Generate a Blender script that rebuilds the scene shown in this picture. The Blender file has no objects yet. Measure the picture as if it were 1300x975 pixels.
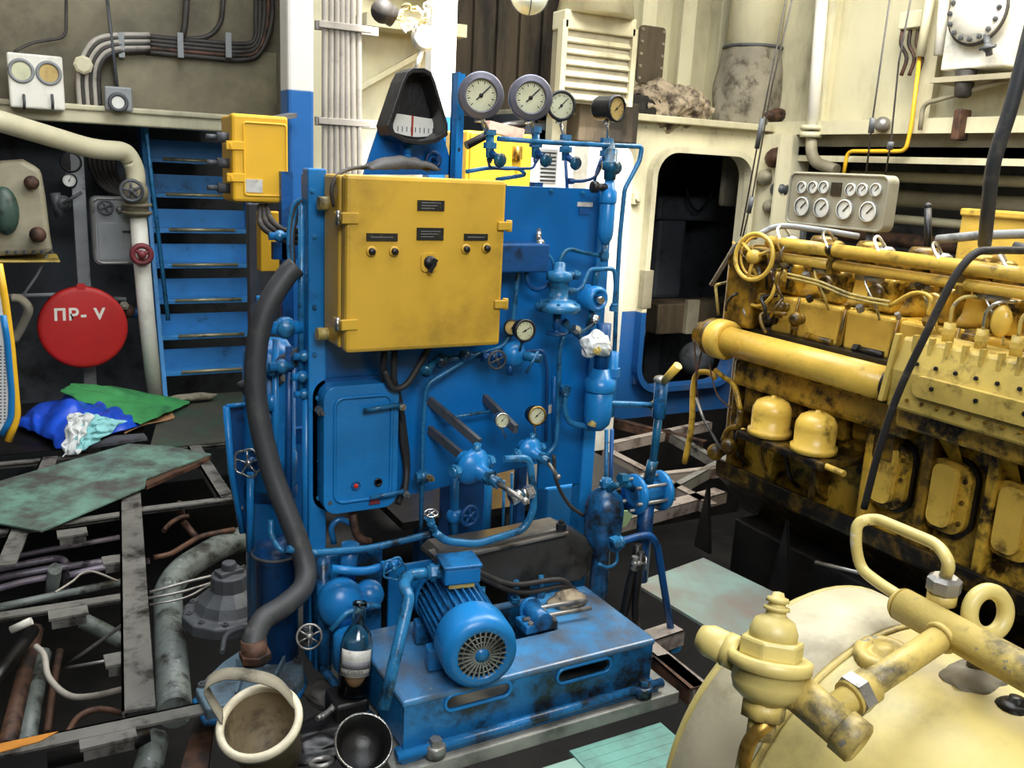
import bpy, math, random
from mathutils import Vector as V, Matrix, Quaternion, noise
from mathutils.geometry import tessellate_polygon
random.seed(7)
PI = math.pi
SC = bpy.context.scene
COL = SC.collection
# ---------------------------------------------------------------- camera (solved from the photo's vanishing points)
FPX = 1152.0
vy = V((-650, 307, FPX)).normalized()
vx = V((2120, 167, FPX)); vx = (vx - vy*vx.dot(vy)).normalized()
vz = vy.cross(vx)
if vz.y < 0: vz = -vz
ROT = Matrix((vx, vy, vz))                    # world <- (right, up, forward)
EYE = V((0, 0, 1.65))
def A(px, py, X=None, Y=None, Z=None):
    d = ROT @ V((px-650, 487.5-py, FPX))
    for i, v in enumerate((X, Y, Z)):
        if v is not None: t = (v-EYE[i])/d[i]
    return EYE + d*t
def PY(Y, *ps):                               # points on planes of constant Y (third value overrides)
    return [A(p[0], p[1], Y=(p[2] if len(p) > 2 else Y)) for p in ps]
def PXX(X, *ps):
    return [A(p[0], p[1], X=(p[2] if len(p) > 2 else X)) for p in ps]
def PZ(Z, *ps):
    return [A(p[0], p[1], Z=(p[2] if len(p) > 2 else Z)) for p in ps]
cd = bpy.data.cameras.new('camera'); cam = bpy.data.objects.new('camera', cd); COL.objects.link(cam)
r_ = ROT @ V((1, 0, 0)); u_ = ROT @ V((0, 1, 0)); f_ = ROT @ V((0, 0, 1))
m4 = Matrix((r_, u_, -f_)).transposed().to_4x4(); m4.translation = EYE
cam.matrix_world = m4
cd.sensor_width = 36; cd.lens = 36*FPX/1300; cd.clip_start = .05; cd.clip_end = 100
SC.camera = cam
# ---------------------------------------------------------------- mesh builder
def frame(axis):
    a = V(axis).normalized()
    h = V((0, 0, 1)) if abs(a.z) < .9 else V((1, 0, 0))
    ex = h.cross(a).normalized(); ey = a.cross(ex)
    return ex, ey, a
def rrect(w, h, r, n=5, cx=0, cy=0):
    o = []
    r = min(r, w/2-1e-4, h/2-1e-4)
    for sx, sy, a0 in ((1, 1, 0), (-1, 1, 90), (-1, -1, 180), (1, -1, 270)):
        for k in range(n+1):
            a = math.radians(a0+90*k/n)
            o.append((cx+sx*(w/2-r)+r*math.cos(a), cy+sy*(h/2-r)+r*math.sin(a)))
    return o
def circ(r, n=20, cx=0, cy=0):
    return [(cx+r*math.cos(2*PI*k/n), cy+r*math.sin(2*PI*k/n)) for k in range(n)]
def fillet(pts, r, n=5):
    if r <= 0 or len(pts) < 3: return [V(p) for p in pts]
    P = [V(p) for p in pts]; out = [P[0]]
    for i in range(1, len(P)-1):
        a, b, c = P[i-1], P[i], P[i+1]
        d1 = a-b; d2 = c-b
        t = min(r, d1.length*.49, d2.length*.49)
        p0 = b+d1.normalized()*t; p1 = b+d2.normalized()*t
        for k in range(n+1):
            s = k/n
            out.append(p0*(1-s)**2+b*2*s*(1-s)+p1*s*s)
    out.append(P[-1]); return out
def smoothline(pts, n=6):
    P = [V(p) for p in pts]
    Q = [P[0]*2-P[1]]+P+[P[-1]*2-P[-2]]; out = []
    for i in range(1, len(Q)-2):
        a, b, c, d = Q[i-1:i+3]
        for k in range(n):
            t = k/n
            out.append(.5*((2*b)+(c-a)*t+(2*a-5*b+4*c-d)*t*t+(3*b-a-3*c+d)*t**3))
    out.append(P[-1]); return out
OFF = {}
class MB:
    def __init__(s): s.v = []; s.f = []; s.mi = []; s.sm = []; s.m = 0
    def add(s, vs, fs, smooth=False):
        o = len(s.v); s.v += [V(p) for p in vs]
        for f in fs: s.f.append([i+o for i in f]); s.mi.append(s.m); s.sm.append(smooth)
        return s
    def mat(s, i): s.m = i; return s
    def box(s, lo, hi, R=None, c=None):
        x0, y0, z0 = lo; x1, y1, z1 = hi
        vs = [V((x, y, z)) for x in (x0, x1) for y in (y0, y1) for z in (z0, z1)]
        if R is not None:
            c = V(c) if c is not None else V(((x0+x1)/2, (y0+y1)/2, (z0+z1)/2))
            vs = [c+R@(p-c) for p in vs]
        return s.add(vs, [(0, 1, 3, 2), (4, 6, 7, 5), (0, 4, 5, 1), (2, 3, 7, 6), (0, 2, 6, 4), (1, 5, 7, 3)])
    def obox(s, c, ex, ey, ez, hx, hy, hz):
        c = V(c); ex = V(ex).normalized()*hx; ey = V(ey).normalized()*hy; ez = V(ez).normalized()*hz
        vs = [c+ex*a+ey*b+ez*d for a in (-1, 1) for b in (-1, 1) for d in (-1, 1)]
        return s.add(vs, [(0, 1, 3, 2), (4, 6, 7, 5), (0, 4, 5, 1), (2, 3, 7, 6), (0, 2, 6, 4), (1, 5, 7, 3)])
    def bar(s, p0, p1, w, h, up=(0, 0, 1)):
        p0 = V(p0); p1 = V(p1); d = p1-p0; u = V(up)
        if abs(d.normalized().dot(u)) > .98: u = V((0, 1, 0))
        ex = d.cross(u).normalized(); ez = ex.cross(d).normalized()
        return s.obox((p0+p1)/2, d, ex, ez, d.length/2, w/2, h/2)
    def lathe(s, prof, p0, axis=(0, 0, 1), n=20, smooth=True, cap=True):
        ex, ey, a = frame(axis); p0 = V(p0); vs = []; fs = []
        for (r, h) in prof:
            for k in range(n):
                t = 2*PI*k/n
                vs.append(p0+a*h+ex*(r*math.cos(t))+ey*(r*math.sin(t)))
        for i in range(len(prof)-1):
            for k in range(n):
                k2 = (k+1) % n
                fs.append((i*n+k, i*n+k2, (i+1)*n+k2, (i+1)*n+k))
        s.add(vs, fs, smooth)
        if cap:
            o = len(s.v)-len(vs)
            for i, rev in ((0, True), (len(prof)-1, False)):
                if prof[i][0] > 1e-4 and prof[1 if i == 0 else i-1][0] > 1e-4:
                    idx = [o+i*n+k for k in range(n)]
                    s.f.append(idx[::-1] if rev else idx); s.mi.append(s.m); s.sm.append(False)
        return s
    def cyl(s, p0, p1, r0, r1=None, n=16, cap=True):
        p0 = V(p0); d = V(p1)-p0
        return s.lathe([(r0, 0), (r0 if r1 is None else r1, d.length)], p0, d, n, True, cap)
    def hexn(s, p0, axis, r, h): 
        return s.lathe([(r, 0), (r, h)], p0, axis, 6, False)
    def bolt(s, p0, axis, r, h=None):
        h = h or r*.8
        return s.lathe([(r, 0), (r, h), (r*.55, h), (r*.5, h*1.5)], p0, axis, 6, False)
    def ball(s, c, r, n=14, m=8, sq=(1, 1, 1)):
        c = V(c); vs = []; fs = []
        for j in range(m+1):
            ph = PI*j/m
            for k in range(n):
                t = 2*PI*k/n
                vs.append(c+V((r*sq[0]*math.sin(ph)*math.cos(t), r*sq[1]*math.sin(ph)*math.sin(t), r*sq[2]*math.cos(ph))))
        for j in range(m):
            for k in range(n):
                fs.append((j*n+k, (j+1)*n+k, (j+1)*n+(k+1) % n, j*n+(k+1) % n))
        return s.add(vs, fs, True)
    def tube(s, pts, r, n=8, fil=0, closed=False, cap=True):
        P = fillet(pts, fil) if fil else [V(p) for p in pts]
        if not closed:
            Q = [P[0]]
            for p in P[1:]:
                if (p-Q[-1]).length > 1e-5: Q.append(p)
            P = Q
        N = len(P); vs = []; fs = []
        T = []
        for i in range(N):
            if closed: d = P[(i+1) % N]-P[i-1]
            else: d = P[min(i+1, N-1)]-P[max(i-1, 0)]
            T.append(d.normalized())
        ex, ey, _ = frame(T[0])
        for i in range(N):
            if i:
                q = T[i-1].rotation_difference(T[i]); ex = q@ex; ey = q@ey
            rr = r[i*(len(r)-1)//max(N-1, 1)] if isinstance(r, (list, tuple)) else r
            for k in range(n):
                t = 2*PI*k/n
                vs.append(P[i]+ex*(rr*math.cos(t))+ey*(rr*math.sin(t)))
        for i in range(N if closed else N-1):
            for k in range(n):
                j = (i+1) % N
                fs.append((i*n+k, i*n+(k+1) % n, j*n+(k+1) % n, j*n+k))
        s.add(vs, fs, True)
        if not closed and cap:
            o = len(s.v)-len(vs)
            s.f.append([o+k for k in range(n)][::-1]); s.mi.append(s.m); s.sm.append(False)
            s.f.append([o+(N-1)*n+k for k in range(n)]); s.mi.append(s.m); s.sm.append(False)
        return s
    def torus(s, c, axis, R, r, n=28, m=8, a0=0, a1=360):
        ex, ey, a = frame(axis); c = V(c)
        full = abs(a1-a0-360) < 1e-3
        pts = [c+ex*(R*math.cos(math.radians(a0+(a1-a0)*k/n)))+ey*(R*math.sin(math.radians(a0+(a1-a0)*k/n))) for k in range(n if full else n+1)]
        return s.tube(pts, r, m, closed=full)
    def prism(s, outer, holes, org, ex, ey, t, smooth=False):
        """outline (2D lists) in the plane org+ex*u+ey*v, thickness t along ex x ey, centred"""
        org = V(org); ex = V(ex).normalized(); ey = V(ey).normalized(); ez = ex.cross(ey).normalized()
        loops = [list(outer)]+[list(h) for h in holes]
        tri = tessellate_polygon([[V((u, v, 0)) for u, v in L] for L in loops])
        flat = [p for L in loops for p in L]; n = len(flat)
        vs = [org+ex*u+ey*v+ez*(t/2) for u, v in flat]+[org+ex*u+ey*v-ez*(t/2) for u, v in flat]
        fs = []
        for a, b, c in tri:
            A_, B_, C_ = flat[a], flat[b], flat[c]
            cr = (B_[0]-A_[0])*(C_[1]-A_[1])-(B_[1]-A_[1])*(C_[0]-A_[0])
            if cr < 0: a, c = c, a
            fs.append((a, b, c)); fs.append((c+n, b+n, a+n))
        s.add(vs, fs, False); base = len(s.v)-2*n
        o = 0
        for li, L in enumerate(loops):
            m = len(L)
            ar = sum(L[i][0]*L[(i+1) % m][1]-L[(i+1) % m][0]*L[i][1] for i in range(m))
            for i in range(m):
                a = base+o+i; b = base+o+(i+1) % m
                q = [a, a+n, b+n, b]
                if (ar < 0) != (li > 0): q = q[::-1]
                s.f.append(q); s.mi.append(s.m); s.sm.append(smooth)
            o += m
        return s
    def poly(s, pts, t, up=(0, 0, 1)):
        """a plate: polygon of 3D points thickened downwards along -up"""
        u = V(up)*t; n = len(pts); P = [V(p) for p in pts]
        vs = P+[p-u for p in P]
        fs = [list(range(n)), list(range(2*n-1, n-1, -1))]
        for i in range(n): fs.append((i, i+n, (i+1) % n+n, (i+1) % n))
        return s.add(vs, fs)
    def grid(s, fn, nu, nv, smooth=True, close_u=False):
        vs = [fn(i/(nu-1) if not close_u else i/nu, j/(nv-1)) for i in range(nu) for j in range(nv)]
        fs = []
        for i in range(nu if close_u else nu-1):
            for j in range(nv-1):
                a = i*nv+j; b = ((i+1) % nu)*nv+j
                fs.append((a, b, b+1, a+1))
        return s.add(vs, fs, smooth)
    def build(s, name, mats, parent=None, bevel=0, solid=0, sub=0, label=None, stuff=False):
        if not isinstance(mats, (list, tuple)): mats = [mats]
        if parent is not None: off = OFF[parent.name]
        else:
            xs = [p.x for p in s.v]; ys = [p.y for p in s.v]; zs = [p.z for p in s.v]
            off = V(((min(xs)+max(xs))/2, (min(ys)+max(ys))/2, min(zs)))
        me = bpy.data.meshes.new(name)
        me.from_pydata([p-off for p in s.v], [], s.f)
        for m in mats: me.materials.append(m)
        me.polygons.foreach_set('material_index', s.mi)
        me.polygons.foreach_set('use_smooth', s.sm)
        me.update()
        o = bpy.data.objects.new(name, me); COL.objects.link(o)
        if parent is not None: o.parent = parent
        else: o.location = off
        OFF[o.name] = off
        if solid:
            m = o.modifiers.new('solid', 'SOLIDIFY'); m.thickness = solid; m.offset = 0
        if sub:
            m = o.modifiers.new('sub', 'SUBSURF'); m.levels = sub; m.render_levels = sub
        if bevel:
            m = o.modifiers.new('bevel', 'BEVEL'); m.width = bevel; m.segments = 2; m.limit_method = 'ANGLE'; m.angle_limit = math.radians(45)
            m.harden_normals = False
        if label: o['label'] = label
        if stuff: o['kind'] = 'stuff'
        return o
def tag(o, label, cat, group=None):
    o['label'] = label; o['category'] = cat
    if group: o['group'] = group
    return o
def struct(o): o['kind'] = 'structure'; return o
def thing(name, label, cat, loc, group=None):
    o = bpy.data.objects.new(name, None); COL.objects.link(o); o.empty_display_size = .05
    o.location = loc; OFF[o.name] = V(loc)
    return tag(o, label, cat, group)
def text_part(name, body, size, org, ex, ey, m, parent, ext=.0008, bold=0):
    cu = bpy.data.curves.new(name, 'FONT'); cu.body = body; cu.size = size; cu.extrude = ext
    cu.offset = bold*.6; cu.space_character = 1.0+bold*30; cu.align_x = 'CENTER'; cu.align_y = 'CENTER'; cu.resolution_u = 2
    t = bpy.data.objects.new(name, cu); COL.objects.link(t)
    bpy.context.view_layer.update()
    me = bpy.data.meshes.new_from_object(t.evaluated_get(bpy.context.evaluated_depsgraph_get()))
    bpy.data.objects.remove(t)
    me.name = name; me.materials.clear(); me.materials.append(m)
    ex = V(ex).normalized(); ey = V(ey).normalized(); ez = ex.cross(ey)
    M = Matrix((ex, ey, ez)).transposed().to_4x4(); M.translation = V(org)-OFF[parent.name]
    me.transform(M)
    o = bpy.data.objects.new(name, me); COL.objects.link(o); o.parent = parent; OFF[o.name] = OFF[parent.name]
    return o
# ---------------------------------------------------------------- materials
def lin(h):
    if isinstance(h, str):
        h = h.lstrip('#'); c = [int(h[i:i+2], 16)/255 for i in (0, 2, 4)]
    else: c = h
    return tuple((x/12.92 if x <= .04045 else ((x+.055)/1.055)**2.4) for x in c)+(1,)
def nmat(name):
    m = bpy.data.materials.new(name); m.use_nodes = True
    nt = m.node_tree; b = nt.nodes['Principled BSDF']
    return m, nt, b
def paint(name, col, rough=.4, dirt='#2a241c', amt=.3, scale=5, metal=0, chip=None, chipamt=.3, streak=1, bump=.15, var=.22, col2=None, zsplit=None, spec=.5, dsoft=.2):
    m, nt, b = nmat(name); N = nt.nodes.new; L = nt.links.new
    tc = N('ShaderNodeTexCoord'); mp = N('ShaderNodeMapping'); L(tc.outputs['Object'], mp.inputs['Vector'])
    mp.inputs['Scale'].default_value = (1, 1, 1/streak)
    def nz(sc, det=6, ro=.6, src=mp):
        n = N('ShaderNodeTexNoise'); n.inputs['Scale'].default_value = sc; n.inputs['Detail'].default_value = det; n.inputs['Roughness'].default_value = ro
        L(src.outputs['Vector'] if src is mp else src.outputs['Object'], n.inputs['Vector']); return n.outputs['Fac']
    def ramp(f, lo, hi):
        r = N('ShaderNodeMapRange'); r.inputs[1].default_value = lo; r.inputs[2].default_value = hi; r.interpolation_type = 'SMOOTHSTEP'; L(f, r.inputs[0]); return r.outputs[0]
    def mix(f, a, c):
        x = N('ShaderNodeMix'); x.data_type = 'RGBA'; L(f, x.inputs[0])
        for v, i in ((a, 6), (c, 7)):
            if isinstance(v, tuple): x.inputs[i].default_value = v
            else: L(v, x.inputs[i])
        return x.outputs[2]
    base = lin(col); cur = base
    if col2:
        sp = N('ShaderNodeSeparateXYZ'); g = N('ShaderNodeNewGeometry'); L(g.outputs['Position'], sp.inputs[0])
        cur = mix(ramp(sp.outputs['Z'], zsplit-.004, zsplit+.004), lin(col2), base)
    dk = N('ShaderNodeHueSaturation'); dk.inputs['Value'].default_value = 1-var*1.4; dk.inputs['Saturation'].default_value = 1.0
    if isinstance(cur, tuple): dk.inputs['Color'].default_value = cur
    else: L(cur, dk.inputs['Color'])
    cur = mix(ramp(nz(scale*.45, 3), .3, .7), cur, dk.outputs[0])
    if chip:
        cur = mix(ramp(nz(scale*2.6, 8, .7), .74-chipamt*.35, .76-chipamt*.35), cur, lin(chip))
    if amt > 0:
        e = .78-amt*.5
        cur = mix(ramp(nz(scale, 9, .68), e-dsoft*.5, e+dsoft*.5), cur, lin(dirt))
    if isinstance(cur, tuple): b.inputs['Base Color'].default_value = cur
    else: L(cur, b.inputs['Base Color'])
    b.inputs['Metallic'].default_value = metal
    rr = N('ShaderNodeMapRange'); rr.inputs[3].default_value = max(rough-.12, .04); rr.inputs[4].default_value = min(rough+.2, 1)
    L(nz(scale*1.7, 5), rr.inputs[0]); L(rr.outputs[0], b.inputs['Roughness'])
    b.inputs['Specular IOR Level'].default_value = spec
    if bump:
        bn = N('ShaderNodeBump'); bn.inputs['Strength'].default_value = bump; bn.inputs['Distance'].default_value = .01
        L(nz(scale*7, 5), bn.inputs['Height']); L(bn.outputs[0], b.inputs['Normal'])
    return m
def emis(name, col, s):
    m, nt, b = nmat(name); b.inputs['Base Color'].default_value = lin(col); b.inputs['Emission Color'].default_value = lin(col); b.inputs['Emission Strength'].default_value = s
    return m
def glass(name, col='#ffffff', rough=.05):
    m, nt, b = nmat(name); b.inputs['Base Color'].default_value = lin(col); b.inputs['Roughness'].default_value = rough
    b.inputs['Transmission Weight'].default_value = 1; b.inputs['IOR'].default_value = 1.45
    return m
M = {}
M['blue'] = paint('blue_enamel', '#1f82ca', .26, '#12202b', .22, 5, chip='#4c9ad6', chipamt=.12, var=.3, bump=.12)
M['blue_panel'] = paint('blue_panel_enamel', '#076fbb', .28, '#10304a', .14, 3.5, var=.28, bump=.08, chip='#3187cc', chipamt=.08)
M['blue_dirty'] = paint('oily_blue_enamel', '#2478b8', .24, '#1d1e1e', .5, 7, chip='#7fb2d4', chipamt=.14, var=.35)
M['blue_dark'] = paint('dark_blue_enamel', '#0f4f8c', .35, '#10181f', .35, 7, var=.3)
M['blue_pipe'] = paint('blue_pipe_enamel', '#2a76a8', .2, '#16222c', .4, 14, chip='#a8c4d2', chipamt=.2)
M['teal_pipe'] = paint('teal_blue_enamel', '#1b6388', .22, '#141c20', .45, 12, chip='#a4c4d0', chipamt=.26)
M['ladder'] = paint('ladder_blue_enamel', '#3a90d4', .4, '#1c2733', .25, 6, var=.2)
M['box'] = paint('ochre_yellow_enamel', '#d3a839', .36, '#6b5424', .2, 3.5, var=.1, bump=.05, dsoft=.5)
M['boxlight'] = paint('bright_yellow_enamel', '#f0b92c', .36, '#7b5a1e', .16, 5, var=.08, bump=.05)
M['eng'] = paint('engine_yellow_enamel', '#d8ac3c', .28, '#241809', .5, 9, var=.3, chip='#e6c067', chipamt=.1)
M['engc'] = paint('clean_engine_yellow', '#e2ba50', .26, '#3a280e', .3, 7, var=.2)
M['engd'] = paint('oil_blackened_yellow', '#bd9028', .3, '#1c1409', .68, 12, dsoft=.45, var=.35)
M['sump'] = paint('oil_soaked_yellow', '#a07a22', .28, '#120d08', .86, 11, var=.35, dsoft=.4)
M['engp'] = paint('dusty_pale_engine_yellow', '#c9ad55', .45, '#5f4d22', .38, 9, var=.2)
M['tank'] = paint('pale_yellow_tank_enamel', '#d3c074', .38, '#7d7455', .36, 3.2, var=.14, chip='#d8d0b4', chipamt=.3, dsoft=.4, bump=.05)
M['tankw'] = paint('worn_whitish_tank_enamel', '#c6bd9e', .45, '#7c7158', .42, 5, var=.12, dsoft=.4, bump=.06)
M['tpipe'] = paint('worn_yellow_pipe_enamel', '#c8b062', .4, '#4a4436', .42, 9, chip='#7c7a72', chipamt=.36, var=.2)
M['cream'] = paint('cream_bulkhead_enamel', '#d6cfae', .5, '#6b634a', .3, 1.6, var=.12, streak=2.2, bump=.06, dsoft=.4)
M['creamw'] = paint('cream_over_blue_dado', '#dcd5b6', .5, '#6a6046', .26, 1.8, var=.12, bump=.06, col2='#135290', zsplit=.70, dsoft=.4, streak=2)
M['creamd'] = paint('dim_beige_enamel', '#aca48a', .55, '#453d2b', .4, 1.4, var=.2, bump=.06, dsoft=.5)
M['slab'] = paint('grey_oily_slab', '#a3a199', .45, '#3d423c', .45, 5, dsoft=.4)
M['white'] = paint('white_enamel', '#e9e6da', .42, '#8a8370', .24, 4, var=.08, bump=.05, dsoft=.4)
M['pillar'] = paint('white_pillar_blue_foot', '#ece9e0', .42, '#8d8878', .15, 3, var=.06, col2='#1765ad', zsplit=1.9)
M['tanwall'] = paint('grimy_darkened_tan_bulkhead', '#8d8468', .55, '#3b3324', .45, 1.6, var=.2, bump=.06, dsoft=.5)  # grimy tan, also darkened in colour to offset the aft fill light
M['brown'] = paint('brown_stained_panel', '#5c4f3c', .6, '#201a13', .5, 3, streak=5, var=.3)
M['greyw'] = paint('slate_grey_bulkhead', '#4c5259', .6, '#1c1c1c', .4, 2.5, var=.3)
M['board'] = paint('beige_grey_board', '#9c9885', .4, '#4d4a3e', .25, 6, var=.12)
M['grey'] = paint('grey_enamel', '#8f9293', .4, '#3a3835', .3, 6, var=.15)
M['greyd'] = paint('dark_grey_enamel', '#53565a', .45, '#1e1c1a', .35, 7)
M['steel'] = paint('worn_steel', '#9d9a95', .35, '#3a332c', .4, 10, metal=.6, var=.2)
M['beam'] = paint('oily_steel_beam', '#85837d', .42, '#221e1a', .42, 8, metal=.25, var=.25, chip='#8f8c86', chipamt=.2)
M['rustb'] = paint('rusty_steel', '#5d4030', .6, '#1d1511', .5, 9, metal=.2, chip='#a06b3b', chipamt=.2)
M['guard'] = paint('sooty_grey_sheet', '#4a4844', .32, '#1a1816', .4, 4, var=.3)
M['oil'] = paint('oily_black_steel', '#1c1a19', .35, '#0a0909', .5, 6, var=.3)
M['bilge'] = paint('bilge_black_oil', '#0e0d0d', .6, '#1d1a17', .4, 3)
M['black'] = paint('black_enamel', '#17171a', .35, '#3a3632', .25, 10)
M['rubber'] = paint('black_rubber', '#2b2a2a', .55, '#575049', .3, 8, bump=.1)
M['hose'] = paint('grey_black_rubber_hose', '#3b3d40', .5, '#5b574f', .3, 9, bump=.1)
M['cable'] = paint('grey_cable_sheath', '#b4aca0', .55, '#6d665c', .3, 7, bump=.05)
M['cabled'] = paint('dark_cable_sheath', '#3c3833', .55, '#1e1b18', .4, 7)
M['chrome'] = paint('bright_metal', '#c9c8c4', .22, '#5a5148', .25, 16, metal=.9)
M['brass'] = paint('greasy_brass', '#b08c42', .3, '#33270f', .4, 14, metal=.7)
M['plate'] = paint('teal_floor_paint', '#749e8e', .42, '#4e4a46', .58, 4.2, var=.2, chip='#d9e3dc', chipamt=.06, dsoft=.3)
M['plate2'] = paint('pale_teal_floor_paint', '#8db3a6', .5, '#6d665c', .42, 3.5, var=.15, dsoft=.4)
M['plate3'] = paint('dark_floor_paint', '#4c4a40', .5, '#38503f', .5, 3, var=.3)
M['tread'] = paint('worn_tread_steel', '#b5ae8c', .35, '#57523f', .35, 9, metal=.5)
M['red'] = paint('red_enamel', '#c2201e', .45, '#5d1513', .2, 4, var=.2)
M['redw'] = paint('maroon_enamel', '#7e3138', .45, '#3a1c1c', .35, 9)
M['bagblue'] = paint('blue_plastic_sheet', '#2356d8', .28, '#123aa0', .3, 8, var=.25)
M['ragwhite'] = paint('white_cloth', '#dfe3e2', .85, '#8a8f8e', .2, 12)
M['ragcyan'] = paint('pale_cyan_cloth', '#8fcfd2', .8, '#5a8f95', .3, 12)
M['green'] = paint('green_cloth', '#3f9a57', .7, '#23613c', .3, 8, chip='#b6d2a8', chipamt=.05)
M['card'] = paint('brown_cardboard', '#a97f5a', .75, '#5e4530', .3, 5)
M['dirtycloth'] = paint('dirty_grey_cloth', '#8f8876', .9, '#4b4438', .4, 9)
M['ragdirty'] = paint('oily_mottled_rag', '#a5957c', .9, '#3f352c', .5, 14)
M['bucket'] = paint('tan_plastic_bucket', '#b09a76', .5, '#5d4a34', .45, 6, chip='#b06f2e', chipamt=.18)
M['bucketin'] = paint('dirty_bucket_inside', '#8a7a5c', .55, '#3e3426', .5, 6)
M['rim'] = paint('cream_plastic_rim', '#e6dcc0', .45, '#8f7d5c', .25, 20)
M['dial'] = paint('aged_cream_dial', '#d8d8b4', .5, '#9a9670', .25, 12, bump=0)
M['dialw'] = paint('white_dial', '#eeeee4', .5, '#aaa892', .15, 12, bump=0)
M['dialy'] = paint('yellowed_dial', '#cdb06a', .5, '#8a713c', .25, 12, bump=0)
M['bezel'] = paint('grey_bezel_enamel', '#6d6c78', .3, '#38373c', .2, 12, metal=.2)
M['ink'] = paint('black_ink', '#141414', .5, '#141414', 0, 5, bump=0)
M['inkg'] = paint('grey_print', '#77777a', .5, '#555555', .2, 25, bump=0)
M['redink'] = paint('red_needle', '#b0301c', .5, '#b0301c', 0, 5, bump=0)
M['redlamp'] = paint('red_lamp_lens', '#e8301a', .2, '#e8301a', 0, 5, bump=0)
M['nameplate'] = paint('black_nameplate', '#22211d', .4, '#55502f', .3, 40, bump=0)
M['paper'] = paint('pale_sticker', '#d9d6cc', .5, '#9a978c', .3, 40, bump=0)
M['plastic_white'] = paint('white_perforated_sheet', '#e4e7e6', .5, '#a8acab', .15, 4)
M['mint'] = paint('mint_green_enamel', '#a9c48f', .45, '#5d6d4a', .25, 6)
M['glass'] = glass('clear_bottle_glass', '#eee6d8', .06)
M['gglass'] = glass('gauge_glass', '#f4f6f0', .02)
M['globe'] = paint('milky_globe_glass', '#dfe8d8', .25, '#aab4a6', .2, 6, bump=0)
# ---------------------------------------------------------------- reusable hardware
def wheel(mb, c, axis, R, r, spokes=4, hub=None, wavy=0):
    ex, ey, a = frame(axis); c = V(c)
    n = 36
    pts = [c+(ex*math.cos(2*PI*k/n)+ey*math.sin(2*PI*k/n))*(R*(1+wavy*math.cos(5*2*PI*k/n))) for k in range(n)]
    mb.tube(pts, r, 8, closed=True)
    for k in range(spokes):
        t = 2*PI*k/spokes+.4
        mb.cyl(c, c+(ex*math.cos(t)+ey*math.sin(t))*R, r*.75, n=8)
    mb.lathe([(0, -r*1.6), (hub or R*.24, -r*1.6), (hub or R*.24, r*1.6), (0, r*1.6)], c, a, 12)
    return mb
def pipe(label, pts, r, mat, fil=.03, name='pipe', cat='pipe', n=8, group=None, nuts=0, nutmat=None, smooth=0):
    P = smoothline(pts, smooth) if smooth else pts
    if nuts:
        t = thing(name, label, cat, V(pts[0]), group)
        MB().tube(P, r, n, 0 if smooth else fil).build('tube', mat, t)
        for p, q in ((pts[0], pts[1]), (pts[-1], pts[-2])):
            d = (V(q)-V(p)).normalized()
            MB().hexn(V(p), d, r*nuts, r*nuts*1.1).lathe([(r*nuts*.8, r*nuts*1.1), (r*nuts*.8, r*nuts*1.7)], V(p), d, 10).build('union_nut', nutmat or mat, t)
        return t
    return tag(MB().tube(P, r, n, 0 if smooth else fil).build(name, mat), label, cat, group)
def valve(label, c, pipe_ax, stem_ax, s, mat, wmat=None, wheelR=1.6, wavy=.0, group=None, name='stop_valve', spokes=4):
    c = V(c); pa = V(pipe_ax).normalized(); sa = V(stem_ax).normalized()
    t = thing(name, label, 'valve', c-V((0, 0, s)), group)
    b = MB().ball(c, s*.8)
    for q in (-1, 1):
        b.cyl(c, c+pa*q*s*1.25, s*.55, n=12); b.hexn(c+pa*q*s*.95, pa*q, s*.75, s*.5)
    b.build('body', mat, t)
    MB().lathe([(s*.6, .4*s), (s*.62, s*.9), (s*.45, s), (s*.4, s*1.4), (s*.16, s*1.5), (s*.14, s*2.2)], c, sa, 12).build('bonnet', mat, t)
    wheel(MB(), c+sa*s*2.1, sa, s*wheelR, s*.17, spokes, wavy=wavy).build('handwheel', wmat or mat, t)
    return t
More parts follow.
